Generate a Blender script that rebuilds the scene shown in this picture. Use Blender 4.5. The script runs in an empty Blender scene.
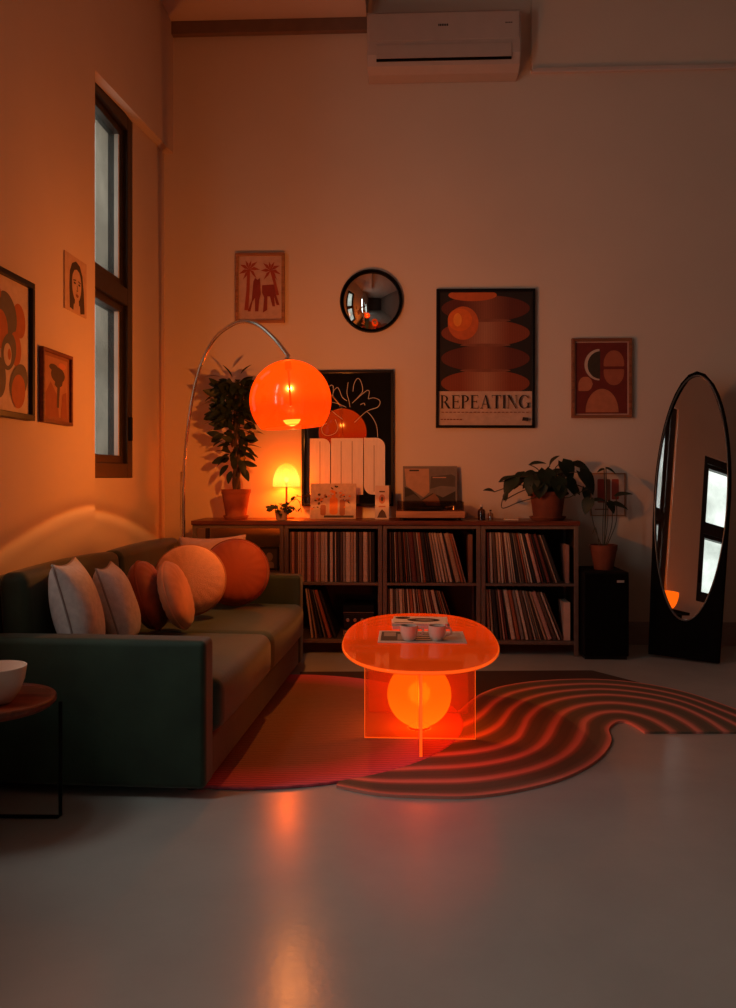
import bpy, bmesh, math, random
from math import pi, sin, cos, tan, radians as R, sqrt
from mathutils import Vector, Matrix, Euler
from mathutils.geometry import tessellate_polygon

sc = bpy.context.scene
col = sc.collection
rnd = random.Random(7)

# ------------------------------------------------------------------ camera
F = 850.0; CX = 368.0; HOR = 478.0; CAMZ = 1.1
YAW = math.atan((405.0 - CX) / F)
cd = bpy.data.cameras.new('camera'); cam = bpy.data.objects.new('camera', cd); col.objects.link(cam)
cam.location = (0, 0, CAMZ); cam.rotation_euler = (pi/2, 0, YAW)
cd.sensor_fit = 'AUTO'; cd.sensor_width = 36.0; cd.lens = F/1008.0*36.0
cd.shift_y = -(504.0 - HOR)/1008.0
cd.clip_start = .05
sc.camera = cam

def ray(u, v):
    xc = (u-CX)/F; zc = -(v-HOR)/F
    return Vector((-sin(YAW)+xc*cos(YAW), cos(YAW)+xc*sin(YAW), zc))
def onY(u, v, Y):
    d = ray(u, v); t = Y/d.y
    return Vector((d.x*t, Y, CAMZ+d.z*t))
def onX(u, v, X):
    d = ray(u, v); t = X/d.x
    return Vector((X, d.y*t, CAMZ+d.z*t))
def onZ(u, v, Z=0.0):
    d = ray(u, v); t = (Z-CAMZ)/d.z
    return Vector((d.x*t, d.y*t, Z))

# ------------------------------------------------------------------ materials
def lin(c):
    return c/12.92 if c <= .04045 else ((c+.055)/1.055)**2.4
def hexc(h):
    h = h.lstrip('#')
    return tuple(lin(int(h[i:i+2], 16)/255) for i in (0, 2, 4)) + (1.0,)
MATS = {}
def newmat(name):
    m = bpy.data.materials.new(name); m.use_nodes = True
    nt = m.node_tree; nt.nodes.clear()
    out = nt.nodes.new('ShaderNodeOutputMaterial')
    MATS[name] = m
    return m, nt, out
def N(nt, t, **kw):
    n = nt.nodes.new(t)
    for k, v in kw.items():
        if k in n.inputs: n.inputs[k].default_value = v
        else: setattr(n, k, v)
    return n
def M(name, c, rough=.6, metal=0, var=.10, scale=12, bump=0, bscale=None, sheen=0, coat=0, spec=.5, stretch=None, detail=4):
    if name in MATS: return MATS[name]
    m, nt, out = newmat(name)
    b = N(nt, 'ShaderNodeBsdfPrincipled')
    b.inputs['Roughness'].default_value = rough
    b.inputs['Metallic'].default_value = metal
    b.inputs['Specular IOR Level'].default_value = spec
    if sheen:
        b.inputs['Sheen Weight'].default_value = sheen
        b.inputs['Sheen Roughness'].default_value = .4
    if coat:
        b.inputs['Coat Weight'].default_value = coat
        b.inputs['Coat Roughness'].default_value = .1
    c = hexc(c) if isinstance(c, str) else c
    tc = N(nt, 'ShaderNodeTexCoord')
    mp = N(nt, 'ShaderNodeMapping')
    if stretch: mp.inputs['Scale'].default_value = stretch
    nt.links.new(tc.outputs['Object'], mp.inputs['Vector'])
    nz = N(nt, 'ShaderNodeTexNoise'); nz.inputs['Scale'].default_value = scale; nz.inputs['Detail'].default_value = detail
    nt.links.new(mp.outputs['Vector'], nz.inputs['Vector'])
    rp = N(nt, 'ShaderNodeValToRGB')
    rp.color_ramp.elements[0].position = .3; rp.color_ramp.elements[1].position = .7
    rp.color_ramp.elements[0].color = tuple(x*(1-var) for x in c[:3])+(1,)
    rp.color_ramp.elements[1].color = tuple(min(1, x*(1+var)) for x in c[:3])+(1,)
    nt.links.new(nz.outputs['Fac'], rp.inputs['Fac'])
    nt.links.new(rp.outputs['Color'], b.inputs['Base Color'])
    if bump:
        n2 = N(nt, 'ShaderNodeTexNoise'); n2.inputs['Scale'].default_value = bscale or scale*4; n2.inputs['Detail'].default_value = 3
        nt.links.new(mp.outputs['Vector'], n2.inputs['Vector'])
        bp = N(nt, 'ShaderNodeBump'); bp.inputs['Strength'].default_value = bump; bp.inputs['Distance'].default_value = .01
        nt.links.new(n2.outputs['Fac'], bp.inputs['Height']); nt.links.new(bp.outputs['Normal'], b.inputs['Normal'])
    nt.links.new(b.outputs['BSDF'], out.inputs['Surface'])
    return m
def glow_shell(name, ecol, estr, tcol, fac=.5, gloss=.06, grad=None):
    """translucent lamp shade: lets the bulb's light through, glows, has a glossy skin"""
    m, nt, out = newmat(name)
    tr = N(nt, 'ShaderNodeBsdfTransparent'); tr.inputs['Color'].default_value = tcol
    em = N(nt, 'ShaderNodeEmission'); em.inputs['Strength'].default_value = estr
    if grad:
        tc = N(nt, 'ShaderNodeTexCoord'); sp = N(nt, 'ShaderNodeSeparateXYZ')
        nt.links.new(tc.outputs['Object'], sp.inputs[0])
        mr = N(nt, 'ShaderNodeMapRange'); mr.inputs['From Min'].default_value = grad[0]; mr.inputs['From Max'].default_value = grad[1]
        nt.links.new(sp.outputs['Z'], mr.inputs['Value'])
        rp = N(nt, 'ShaderNodeValToRGB')
        els = rp.color_ramp.elements
        for i, (p, c) in enumerate(grad[2]):
            e = els[i] if i < 2 else els.new(p)
            e.position = p; e.color = c
        nt.links.new(mr.outputs['Result'], rp.inputs['Fac']); nt.links.new(rp.outputs['Color'], em.inputs['Color'])
    else:
        em.inputs['Color'].default_value = ecol
    mx = N(nt, 'ShaderNodeMixShader'); mx.inputs[0].default_value = fac
    nt.links.new(tr.outputs[0], mx.inputs[1]); nt.links.new(em.outputs[0], mx.inputs[2])
    gl = N(nt, 'ShaderNodeBsdfGlossy'); gl.inputs['Roughness'].default_value = .12; gl.inputs['Color'].default_value = (1, .9, .8, 1)
    m2 = N(nt, 'ShaderNodeMixShader'); m2.inputs[0].default_value = gloss
    nt.links.new(mx.outputs[0], m2.inputs[1]); nt.links.new(gl.outputs[0], m2.inputs[2])
    nt.links.new(m2.outputs[0], out.inputs['Surface'])
    return m
def acrylic(name, tcol, dcol, dfac, gloss=.10, emis=0, rough=.03, ior=1.35):
    m, nt, out = newmat(name)
    tr = N(nt, 'ShaderNodeBsdfTransparent'); tr.inputs['Color'].default_value = tcol
    tl = N(nt, 'ShaderNodeBsdfTranslucent'); tl.inputs['Color'].default_value = dcol
    df = N(nt, 'ShaderNodeBsdfDiffuse'); df.inputs['Color'].default_value = dcol
    md = N(nt, 'ShaderNodeMixShader'); md.inputs[0].default_value = .4
    nt.links.new(tl.outputs[0], md.inputs[1]); nt.links.new(df.outputs[0], md.inputs[2])
    last = md.outputs[0]
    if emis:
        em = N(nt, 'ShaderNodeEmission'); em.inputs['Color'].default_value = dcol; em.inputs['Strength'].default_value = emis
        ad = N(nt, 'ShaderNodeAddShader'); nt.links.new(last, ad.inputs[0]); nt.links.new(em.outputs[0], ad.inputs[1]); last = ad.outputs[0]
    mx = N(nt, 'ShaderNodeMixShader'); mx.inputs[0].default_value = dfac
    nt.links.new(tr.outputs[0], mx.inputs[1]); nt.links.new(last, mx.inputs[2])
    fr = N(nt, 'ShaderNodeFresnel'); fr.inputs['IOR'].default_value = ior
    gl = N(nt, 'ShaderNodeBsdfGlossy'); gl.inputs['Roughness'].default_value = rough
    m2 = N(nt, 'ShaderNodeMixShader')
    nt.links.new(fr.outputs[0], m2.inputs[0])
    nt.links.new(mx.outputs[0], m2.inputs[1]); nt.links.new(gl.outputs[0], m2.inputs[2])
    nt.links.new(m2.outputs[0], out.inputs['Surface'])
    return m
def mirror_mat(name, c, rough=.0):
    m, nt, out = newmat(name)
    gl = N(nt, 'ShaderNodeBsdfGlossy'); gl.inputs['Roughness'].default_value = rough
    nz = N(nt, 'ShaderNodeTexNoise'); nz.inputs['Scale'].default_value = 3
    rp = N(nt, 'ShaderNodeValToRGB'); rp.color_ramp.elements[0].color = tuple(x*.97 for x in c[:3])+(1,); rp.color_ramp.elements[1].color = c
    nt.links.new(nz.outputs['Fac'], rp.inputs['Fac']); nt.links.new(rp.outputs['Color'], gl.inputs['Color'])
    nt.links.new(gl.outputs[0], out.inputs['Surface'])
    return m
def glass_mat(name, refl=.08, tint=(1, 1, 1, 1), rough=.0):
    m, nt, out = newmat(name)
    tr = N(nt, 'ShaderNodeBsdfTransparent'); tr.inputs['Color'].default_value = tint
    gl = N(nt, 'ShaderNodeBsdfGlossy'); gl.inputs['Roughness'].default_value = rough
    mx = N(nt, 'ShaderNodeMixShader'); mx.inputs[0].default_value = refl
    nt.links.new(tr.outputs[0], mx.inputs[1]); nt.links.new(gl.outputs[0], mx.inputs[2])
    nt.links.new(mx.outputs[0], out.inputs['Surface'])
    return m

# ------------------------------------------------------------------ mesh builder
class MB:
    def __init__(s): s.v = []; s.f = []; s.m = []; s.uv = None
    def add(s, vs, fs, m=0, T=None):
        b = len(s.v)
        s.v += [tuple(T @ Vector(p)) if T is not None else tuple(p) for p in vs]
        for f in fs: s.f.append(tuple(b+i for i in f)); s.m.append(m)
        return s
    def box(s, lo, hi, m=0, T=None):
        x0, y0, z0 = lo; x1, y1, z1 = hi
        return s.add([(x0,y0,z0),(x1,y0,z0),(x1,y1,z0),(x0,y1,z0),(x0,y0,z1),(x1,y0,z1),(x1,y1,z1),(x0,y1,z1)],
              [(0,3,2,1),(4,5,6,7),(0,1,5,4),(1,2,6,5),(2,3,7,6),(3,0,4,7)], m, T)
    def prism(s, poly, z0, z1, m=0, T=None):
        """poly in xy extruded in z"""
        n = len(poly); vs = [(x, y, z0) for x, y in poly]+[(x, y, z1) for x, y in poly]
        fs = [tuple(range(n-1, -1, -1)), tuple(range(n, 2*n))]+[(i, (i+1) % n, n+(i+1) % n, n+i) for i in range(n)]
        return s.add(vs, fs, m, T)
    def flat(s, poly, y, m=0, T=None):
        """filled polygon (x, z) lying in a plane of constant y, facing -y"""
        vs = [(a, y, b) for a, b in poly]
        tri = tessellate_polygon([[Vector((a, b, 0)) for a, b in poly]])
        fs = []
        for t in tri:
            a, b, c = (poly[i] for i in t)
            cr = (b[0]-a[0])*(c[1]-a[1])-(b[1]-a[1])*(c[0]-a[0])
            if abs(cr) < 1e-12: continue
            fs.append(tuple(t) if cr > 0 else tuple(reversed(t)))
        return s.add(vs, fs, m, T)
    def lathe(s, prof, n=40, m=0, T=None, cap0=True, cap1=True):
        vs = []; fs = []; k = len(prof)
        for r, z in prof:
            for i in range(n):
                a = 2*pi*i/n; vs.append((r*cos(a), r*sin(a), z))
        for j in range(k-1):
            for i in range(n):
                i2 = (i+1) % n
                fs.append((j*n+i, j*n+i2, (j+1)*n+i2, (j+1)*n+i))
        if cap0 and prof[0][0] > 1e-6: fs.append(tuple(range(n-1, -1, -1)))
        if cap1 and prof[-1][0] > 1e-6: fs.append(tuple((k-1)*n+i for i in range(n)))
        return s.add(vs, fs, m, T)
    def tube(s, pts, r, n=10, m=0, caps=True, closed=False):
        P = [Vector(p) for p in pts]; k = len(P)
        rs = r if isinstance(r, (list, tuple)) else [r]*k
        vs = []; fs = []
        t0 = (P[1]-P[0]).normalized()
        up = Vector((0, 0, 1)) if abs(t0.z) < .9 else Vector((1, 0, 0))
        nrm = (up - t0*up.dot(t0)).normalized()
        for j in range(k):
            if closed: t = (P[(j+1) % k]-P[j-1]).normalized()
            else: t = (P[min(j+1, k-1)]-P[max(j-1, 0)]).normalized()
            nrm = (nrm - t*nrm.dot(t)).normalized(); bi = t.cross(nrm)
            for i in range(n):
                a = 2*pi*i/n; vs.append(P[j]+(nrm*cos(a)+bi*sin(a))*rs[j])
        for j in range(k if closed else k-1):
            j2 = (j+1) % k
            for i in range(n):
                i2 = (i+1) % n
                fs.append((j*n+i, j*n+i2, j2*n+i2, j2*n+i))
        if caps and not closed:
            fs.append(tuple(range(n-1, -1, -1))); fs.append(tuple((k-1)*n+i for i in range(n)))
        return s.add(vs, fs, m)
    def rbox(s, size, r, c=(0, 0, 0), crown=(0, 0, 0), m=0, T=None, seg=4, mid=6):
        """rounded box with optionally crowned faces"""
        h = [x/2 for x in size]
        def coords(hh):
            out = []
            for i in range(seg): out.append(-(hh-r)-r*tan(pi/4*(1-i/seg)))
            for i in range(mid+1): out.append(-(hh-r)+2*(hh-r)*i/mid)
            for i in range(1, seg+1): out.append((hh-r)+r*tan(pi/4*i/seg))
            return out
        C = [coords(x) for x in h]
        bm = bmesh.new()
        for ax in range(3):
            a1, a2 = (ax+1) % 3, (ax+2) % 3
            for sg in (-1, 1):
                g = []
                for p in C[a1]:
                    row = []
                    for q in C[a2]:
                        v = [0, 0, 0]; v[ax] = sg*h[ax]; v[a1] = p; v[a2] = q
                        v = Vector(v)
                        inn = Vector([max(-(h[i]-r), min(h[i]-r, v[i])) for i in range(3)])
                        d = (v-inn)
                        o = inn+d.normalized()*r if d.length > 1e-9 else v
                        for k in range(3):
                            if crown[k]:
                                i1, i2 = (k+1) % 3, (k+2) % 3
                                w = max(0, 1-(o[i1]/h[i1])**2)*max(0, 1-(o[i2]/h[i2])**2)
                                o[k] += crown[k]*w*(o[k]/h[k])
                        row.append(bm.verts.new(o))
                    g.append(row)
                for i in range(len(g)-1):
                    for j in range(len(g[0])-1):
                        q = [g[i][j], g[i+1][j], g[i+1][j+1], g[i][j+1]]
                        if sg < 0: q.reverse()
                        bm.faces.new(q)
        bmesh.ops.remove_doubles(bm, verts=bm.verts, dist=1e-5)
        bm.verts.index_update()
        vs = [Vector(c)+v.co for v in bm.verts]; fs = [[v.index for v in f.verts] for f in bm.faces]
        bm.free()
        return s.add(vs, fs, m, T)
    def leaf(s, base, d, up, L, W, bend=.3, m=0, heart=False, n=5, fold=.25):
        d = Vector(d).normalized(); up = Vector(up)
        side = d.cross(up)
        if side.length < 1e-4: side = d.cross(Vector((1, .3, 0)))
        side.normalize(); up = side.cross(d).normalized()
        vs = []; fs = []
        for j in range(n+1):
            t = j/n
            if heart: w = W*.5*max(0, sin(pi*min(1, t**.6*.93+.07)))**.72*1.08
            else: w = W*.5*sin(pi*min(1, (t*.93+.04)))**.8*(1-.25*t)
            c = Vector(base)+d*(L*t)-up*(bend*L*t*t)
            dz = up*(fold*w)
            off = -d*(L*.14) if (heart and j == 0) else Vector((0, 0, 0))
            vs += [c-side*w+dz+off, c, c+side*w+dz+off]
        for j in range(n):
            a = 3*j
            fs += [(a, a+1, a+4, a+3), (a+1, a+2, a+5, a+4)]
        return s.add(vs, fs, m)
    def build(s, name, mats, parent=None, loc=None, rot=None, smooth=None, bevel=0, uvs=None, bseg=2):
        me = bpy.data.meshes.new(name)
        me.from_pydata([tuple(p) for p in s.v], [], s.f)
        if not isinstance(mats, (list, tuple)): mats = [mats]
        for m in mats: me.materials.append(m)
        for p, k in zip(me.polygons, s.m): p.material_index = k
        if uvs:
            ul = me.uv_layers.new(name='UVMap')
            for l in me.loops: ul.data[l.index].uv = uvs[l.vertex_index]
        me.validate(); me.update()
        if smooth is not None:
            for p in me.polygons: p.use_smooth = True
            if smooth < 170:
                try: me.set_sharp_from_angle(angle=R(smooth))
                except Exception: pass
        o = bpy.data.objects.new(name, me); col.objects.link(o)
        if parent is not None: o.parent = parent
        if loc is not None: o.location = loc
        if rot is not None: o.rotation_euler = rot
        if bevel:
            b = o.modifiers.new('edge', 'BEVEL'); b.width = bevel; b.segments = bseg; b.limit_method = 'ANGLE'; b.angle_limit = R(40)
        return o

def tag(o, label=None, cat=None, group=None, kind=None):
    if label: o['label'] = label
    if cat: o['category'] = cat
    if group: o['group'] = group
    if kind: o['kind'] = kind
    return o
def thing(name, label, cat, loc=(0, 0, 0), rot=(0, 0, 0), group=None):
    o = bpy.data.objects.new(name, None); col.objects.link(o); o.empty_display_size = .05
    o.location = loc; o.rotation_euler = rot
    return tag(o, label, cat, group)
def struct(o, label=None): 
    o['kind'] = 'structure'
    if label: o['label'] = label
    return o
def copy_tree(o, parent=None):
    c = o.copy(); col.objects.link(c)
    if parent is not None: c.parent = parent
    for ch in list(o.children): copy_tree(ch, c)
    return c
def ell(cx, cy, rx, ry, n=32, a0=0, a1=2*pi, rot=0):
    out = []
    full = abs(a1-a0-2*pi) < 1e-6
    for i in range(n if full else n+1):
        a = a0+(a1-a0)*i/n
        x, y = rx*cos(a), ry*sin(a)
        out.append((cx+x*cos(rot)-y*sin(rot), cy+x*sin(rot)+y*cos(rot)))
    return out
def rrect(x0, y0, x1, y1, r, n=6):
    """r = radius or (bl, br, tr, tl)"""
    rb = r if isinstance(r, (tuple, list)) else (r,)*4
    out = []
    for (cx, cy, a, rr) in ((x0+rb[0], y0+rb[0], pi, rb[0]), (x1-rb[1], y0+rb[1], 1.5*pi, rb[1]), (x1-rb[2], y1-rb[2], 0, rb[2]), (x0+rb[3], y1-rb[3], .5*pi, rb[3])):
        if rr <= 0: out.append((cx, cy)); continue
        for i in range(n+1):
            t = a+pi/2*i/n; out.append((cx+rr*cos(t), cy+rr*sin(t)))
    return out
def catmull(P, per=8):
    out = []; n = len(P)
    for i in range(n-1):
        p0, p1, p2, p3 = P[max(i-1, 0)], P[i], P[i+1], P[min(i+2, n-1)]
        for k in range(per):
            t = k/per
            out.append(tuple(.5*((2*b)+(c-a)*t+(2*a-5*b+4*c-d)*t*t+(-a+3*b-3*c+d)*t**3) for a, b, c, d in zip(p0, p1, p2, p3)))
    out.append(tuple(P[-1]))
    return out
def ribbon(pts, w):
    """2-D polyline turned into a closed thin polygon"""
    P = [Vector((p[0], p[1])) for p in pts]; L = []; Rr = []
    for i, p in enumerate(P):
        t = (P[min(i+1, len(P)-1)]-P[max(i-1, 0)])
        t = t.normalized() if t.length > 1e-9 else Vector((1, 0))
        n = Vector((-t.y, t.x))
        L.append(tuple(p+n*w/2)); Rr.append(tuple(p-n*w/2))
    return L, Rr
def ribbon_quads(mb, pts, w, y, m):
    L, Rr = ribbon(pts, w)
    vs = [(a, y, b) for a, b in L]+[(a, y, b) for a, b in Rr]; n = len(L)
    mb.add(vs, [(i, n+i, n+i+1, i+1) for i in range(n-1)], m)

# ------------------------------------------------------------------ palette
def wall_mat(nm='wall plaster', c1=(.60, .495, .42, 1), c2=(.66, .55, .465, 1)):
    m, nt, out = newmat(nm)
    b = N(nt, 'ShaderNodeBsdfPrincipled'); b.inputs['Roughness'].default_value = .82; b.inputs['Specular IOR Level'].default_value = .25
    tc = N(nt, 'ShaderNodeTexCoord')
    n1 = N(nt, 'ShaderNodeTexNoise'); n1.inputs['Scale'].default_value = 1.1; n1.inputs['Detail'].default_value = 5
    n2 = N(nt, 'ShaderNodeTexNoise'); n2.inputs['Scale'].default_value = 60; n2.inputs['Detail'].default_value = 3
    nt.links.new(tc.outputs['Object'], n1.inputs['Vector']); nt.links.new(tc.outputs['Object'], n2.inputs['Vector'])
    rp = N(nt, 'ShaderNodeValToRGB'); rp.color_ramp.elements[0].position = .3; rp.color_ramp.elements[1].position = .7
    rp.color_ramp.elements[0].color = c1; rp.color_ramp.elements[1].color = c2
    nt.links.new(n1.outputs['Fac'], rp.inputs['Fac']); nt.links.new(rp.outputs['Color'], b.inputs['Base Color'])
    bp = N(nt, 'ShaderNodeBump'); bp.inputs['Strength'].default_value = .06; bp.inputs['Distance'].default_value = .01
    nt.links.new(n2.outputs['Fac'], bp.inputs['Height']); nt.links.new(bp.outputs['Normal'], b.inputs['Normal'])
    nt.links.new(b.outputs[0], out.inputs['Surface'])
    return m
def floor_mat():
    m, nt, out = newmat('polished concrete')
    b = N(nt, 'ShaderNodeBsdfPrincipled')
    tc = N(nt, 'ShaderNodeTexCoord')
    n1 = N(nt, 'ShaderNodeTexNoise'); n1.inputs['Scale'].default_value = 1.6; n1.inputs['Detail'].default_value = 8; n1.inputs['Roughness'].default_value = .62
    n2 = N(nt, 'ShaderNodeTexNoise'); n2.inputs['Scale'].default_value = 45; n2.inputs['Detail'].default_value = 4
    vo = N(nt, 'ShaderNodeTexNoise'); vo.inputs['Scale'].default_value = 7; vo.inputs['Detail'].default_value = 2
    for n in (n1, n2, vo): nt.links.new(tc.outputs['Object'], n.inputs['Vector'])
    rp = N(nt, 'ShaderNodeValToRGB'); rp.color_ramp.elements[0].position = .3; rp.color_ramp.elements[1].position = .72
    rp.color_ramp.elements[0].color = (.42, .425, .40, 1); rp.color_ramp.elements[1].color = (.51, .51, .475, 1)
    nt.links.new(n1.outputs['Fac'], rp.inputs['Fac']); nt.links.new(rp.outputs['Color'], b.inputs['Base Color'])
    mr = N(nt, 'ShaderNodeMapRange'); mr.inputs['To Min'].default_value = .17; mr.inputs['To Max'].default_value = .27
    nt.links.new(vo.outputs['Fac'], mr.inputs['Value']); nt.links.new(mr.outputs['Result'], b.inputs['Roughness'])
    b.inputs['Specular IOR Level'].default_value = .5
    bp = N(nt, 'ShaderNodeBump'); bp.inputs['Strength'].default_value = .04; bp.inputs['Distance'].default_value = .01
    nt.links.new(n2.outputs['Fac'], bp.inputs['Height']); nt.links.new(bp.outputs['Normal'], b.inputs['Normal'])
    nt.links.new(b.outputs[0], out.inputs['Surface'])
    return m
def wood_mat(name, c1, c2, rough=.45, scale=3.0, stretch=(1, 12, 12)):
    m, nt, out = newmat(name)
    b = N(nt, 'ShaderNodeBsdfPrincipled'); b.inputs['Roughness'].default_value = rough
    tc = N(nt, 'ShaderNodeTexCoord'); mp = N(nt, 'ShaderNodeMapping'); mp.inputs['Scale'].default_value = stretch
    nt.links.new(tc.outputs['Object'], mp.inputs['Vector'])
    nz = N(nt, 'ShaderNodeTexNoise'); nz.inputs['Scale'].default_value = scale; nz.inputs['Detail'].default_value = 6; nz.inputs['Distortion'].default_value = .6
    nt.links.new(mp.outputs['Vector'], nz.inputs['Vector'])
    rp = N(nt, 'ShaderNodeValToRGB'); rp.color_ramp.elements[0].position = .35; rp.color_ramp.elements[1].position = .65
    rp.color_ramp.elements[0].color = hexc(c1); rp.color_ramp.elements[1].color = hexc(c2)
    nt.links.new(nz.outputs['Fac'], rp.inputs['Fac']); nt.links.new(rp.outputs['Color'], b.inputs['Base Color'])
    nt.links.new(b.outputs[0], out.inputs['Surface'])
    return m

WALL = wall_mat(); WALLB = wall_mat('daylit wall plaster', (.70, .595, .49, 1), (.76, .65, .535, 1)); FLOOR = floor_mat()  # back wall colour lightened to stand in for daylight falling on it
CEIL = M('ceiling paint', (.62, .52, .46, 1), .85, var=.03, scale=1.5)
TRIMB = M('brown trim', (.20, .13, .10, 1), .7, var=.08)
BASEB = M('baseboard paint', (.34, .27, .24, 1), .6, var=.05)
WINF = M('dark window frame', (.020, .013, .010, 1), .45, var=.2, scale=20)
SLIVER = M('pale daylight sliver', (.6, .6, .56, 1), .5, var=.05)  # pale strip added in place of a bright slit of daylight
BLACK = M('black lacquer', (.006, .006, .006, 1), .4, var=.2, spec=.25)
BLACKM = M('matt black', (.006, .0055, .005, 1), .7, var=.2, spec=.12)
CHROME = M('brushed steel', (.72, .66, .60, 1), .22, metal=1, var=.05, scale=30)
METAL = M('bronze metal frame', (.16, .115, .09, 1), .5, metal=.25, var=.12, scale=25)
PANEL = M('dark shelf panel', (.035, .020, .014, 1), .6, var=.2)
TOPW = wood_mat('walnut top', '4a2417', '6e3620', .38)
SIDEW = wood_mat('red brown side table wood', '6a2f1a', '91452a', .35, 2.5)
OAK = wood_mat('oak frame', '8a5a38', 'b07a50', .5, 4.0)
TERRA = M('terracotta', '9a4f30', .85, var=.15, scale=14, bump=.1)
TERRAD = M('dark terracotta', '6e3823', .85, var=.18, scale=14, bump=.1)
SOIL = M('potting soil', '1d130d', .95, var=.4, scale=60, bump=.5)
LEAF = M('dark green leaf', (.020, .032, .014, 1), .5, var=.35, scale=9, spec=.3)
LEAF2 = M('broad green leaf', (.013, .024, .011, 1), .55, var=.35, scale=9, spec=.25)
STEM = M('plant stem', (.06, .05, .025, 1), .7, var=.25)
BARK = M('plant bark', (.07, .045, .028, 1), .85, var=.3, scale=40, bump=.3)
PAPER = M('cream paper', (.62, .50, .42, 1), .8, var=.04)
WHITE = M('off white', (.74, .68, .62, 1), .6, var=.04)
CERAM = M('glazed white ceramic', (.86, .68, .55, 1), .25, var=.03)
INK = M('ink black', (.02, .016, .014, 1), .7, var=.1)

# ------------------------------------------------------------------ room shell
XA, XB, YB = -1.57, -1.63, 5.70
YN = onX(95, 300, XA).y
XR, Y0, ZC = 3.3, -3.2, 4.6
W2 = (1.00, 1.66, 1.04, 2.78)     # later windows of the left wall: y0, y1, z0, z1
W3 = (2.12, 2.72, .98, 3.22)
W4 = (-.80, .80, .06, 2.35)  # unseen door opening, added to bring daylight onto the floor
struct(MB().box((-2.0, Y0-.2, -.2), (XR+.2, YB+.2, 0)).build('floor', FLOOR), 'polished grey concrete floor')
m = MB()
m.box((-2.0, Y0-.2, ZC), (XR+.2, YB+.2, ZC+.15))
m.box((XB-.2, 2.6, 4.17), (-.255, YB, 4.32))
struct(m.build('ceiling', CEIL), 'plastered ceiling with lower section at left')
m = MB()
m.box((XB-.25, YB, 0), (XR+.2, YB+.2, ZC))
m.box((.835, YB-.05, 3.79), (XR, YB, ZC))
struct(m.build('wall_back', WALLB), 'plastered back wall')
struct(MB().box((XR, Y0, 0), (XR+.2, YB, ZC)).build('wall_right', M('shaded wall paint', (.22, .17, .145, 1), .85, var=.04, scale=2)))  # unseen wall, shade put into its colour to keep this side dark
struct(MB().box((-2.0, Y0-.2, 0), (XR+.2, Y0, ZC)).build('wall_front', M('darkened wall paint', (.07, .05, .042, 1), .85, var=.04, scale=2)))  # unseen wall, colour darkened so that reflections of it stay dim
m = MB()
def wall_x(m, x0, x1, ya, yb, za, zb, holes):
    ys = sorted({ya, yb} | {h[0] for h in holes} | {h[1] for h in holes})
    for a, b in zip(ys, ys[1:]):
        h = [q for q in holes if q[0] <= a+1e-6 and q[1] >= b-1e-6]
        if h:
            m.box((x0, a, za), (x1, b, h[0][2])); m.box((x0, a, h[0][3]), (x1, b, zb))
        else: m.box((x0, a, za), (x1, b, zb))
wall_x(m, XA-.13, XA, Y0, YN, 0, ZC, [W2, W3, W4])
W1 = (YN+.07, onX(133, 300, XB).y, 1.10, 3.235)
wall_x(m, XB-.23, XB, YN, YB, 0, ZC, [W1])
# wall above the recess, with its slightly sloping soffit
s0, s1 = 3.17, 3.30
m.add([(XB,YN,s0),(XA,YN,s0),(XA,YB,s1),(XB,YB,s1),(XB,YN,ZC),(XA,YN,ZC),(XA,YB,ZC),(XB,YB,ZC)],
      [(0,3,2,1),(4,5,6,7),(0,1,5,4),(1,2,6,5),(2,3,7,6),(3,0,4,7)])
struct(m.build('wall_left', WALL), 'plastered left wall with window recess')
FROST = None
def pane_mat():
    m, nt, out = newmat('frosted pane')
    tr = N(nt, 'ShaderNodeBsdfTransparent')
    tc = N(nt, 'ShaderNodeTexCoord'); nz = N(nt, 'ShaderNodeTexNoise'); nz.inputs['Scale'].default_value = 2.2; nz.inputs['Detail'].default_value = 6
    nt.links.new(tc.outputs['Object'], nz.inputs['Vector'])
    rp = N(nt, 'ShaderNodeValToRGB'); rp.color_ramp.elements[0].position = .3; rp.color_ramp.elements[1].position = .75
    rp.color_ramp.elements[0].color = (.62, .63, .60, 1); rp.color_ramp.elements[1].color = (.95, .95, .92, 1)
    nt.links.new(nz.outputs['Fac'], rp.inputs['Fac']); nt.links.new(rp.outputs['Color'], tr.inputs['Color'])
    gl = N(nt, 'ShaderNodeBsdfGlossy'); gl.inputs['Roughness'].default_value = .25
    mx = N(nt, 'ShaderNodeMixShader'); mx.inputs[0].default_value = .06
    nt.links.new(tr.outputs[0], mx.inputs[1]); nt.links.new(gl.outputs[0], mx.inputs[2]); nt.links.new(mx.outputs[0], out.inputs['Surface'])
    return m
FROST = pane_mat()
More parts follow.
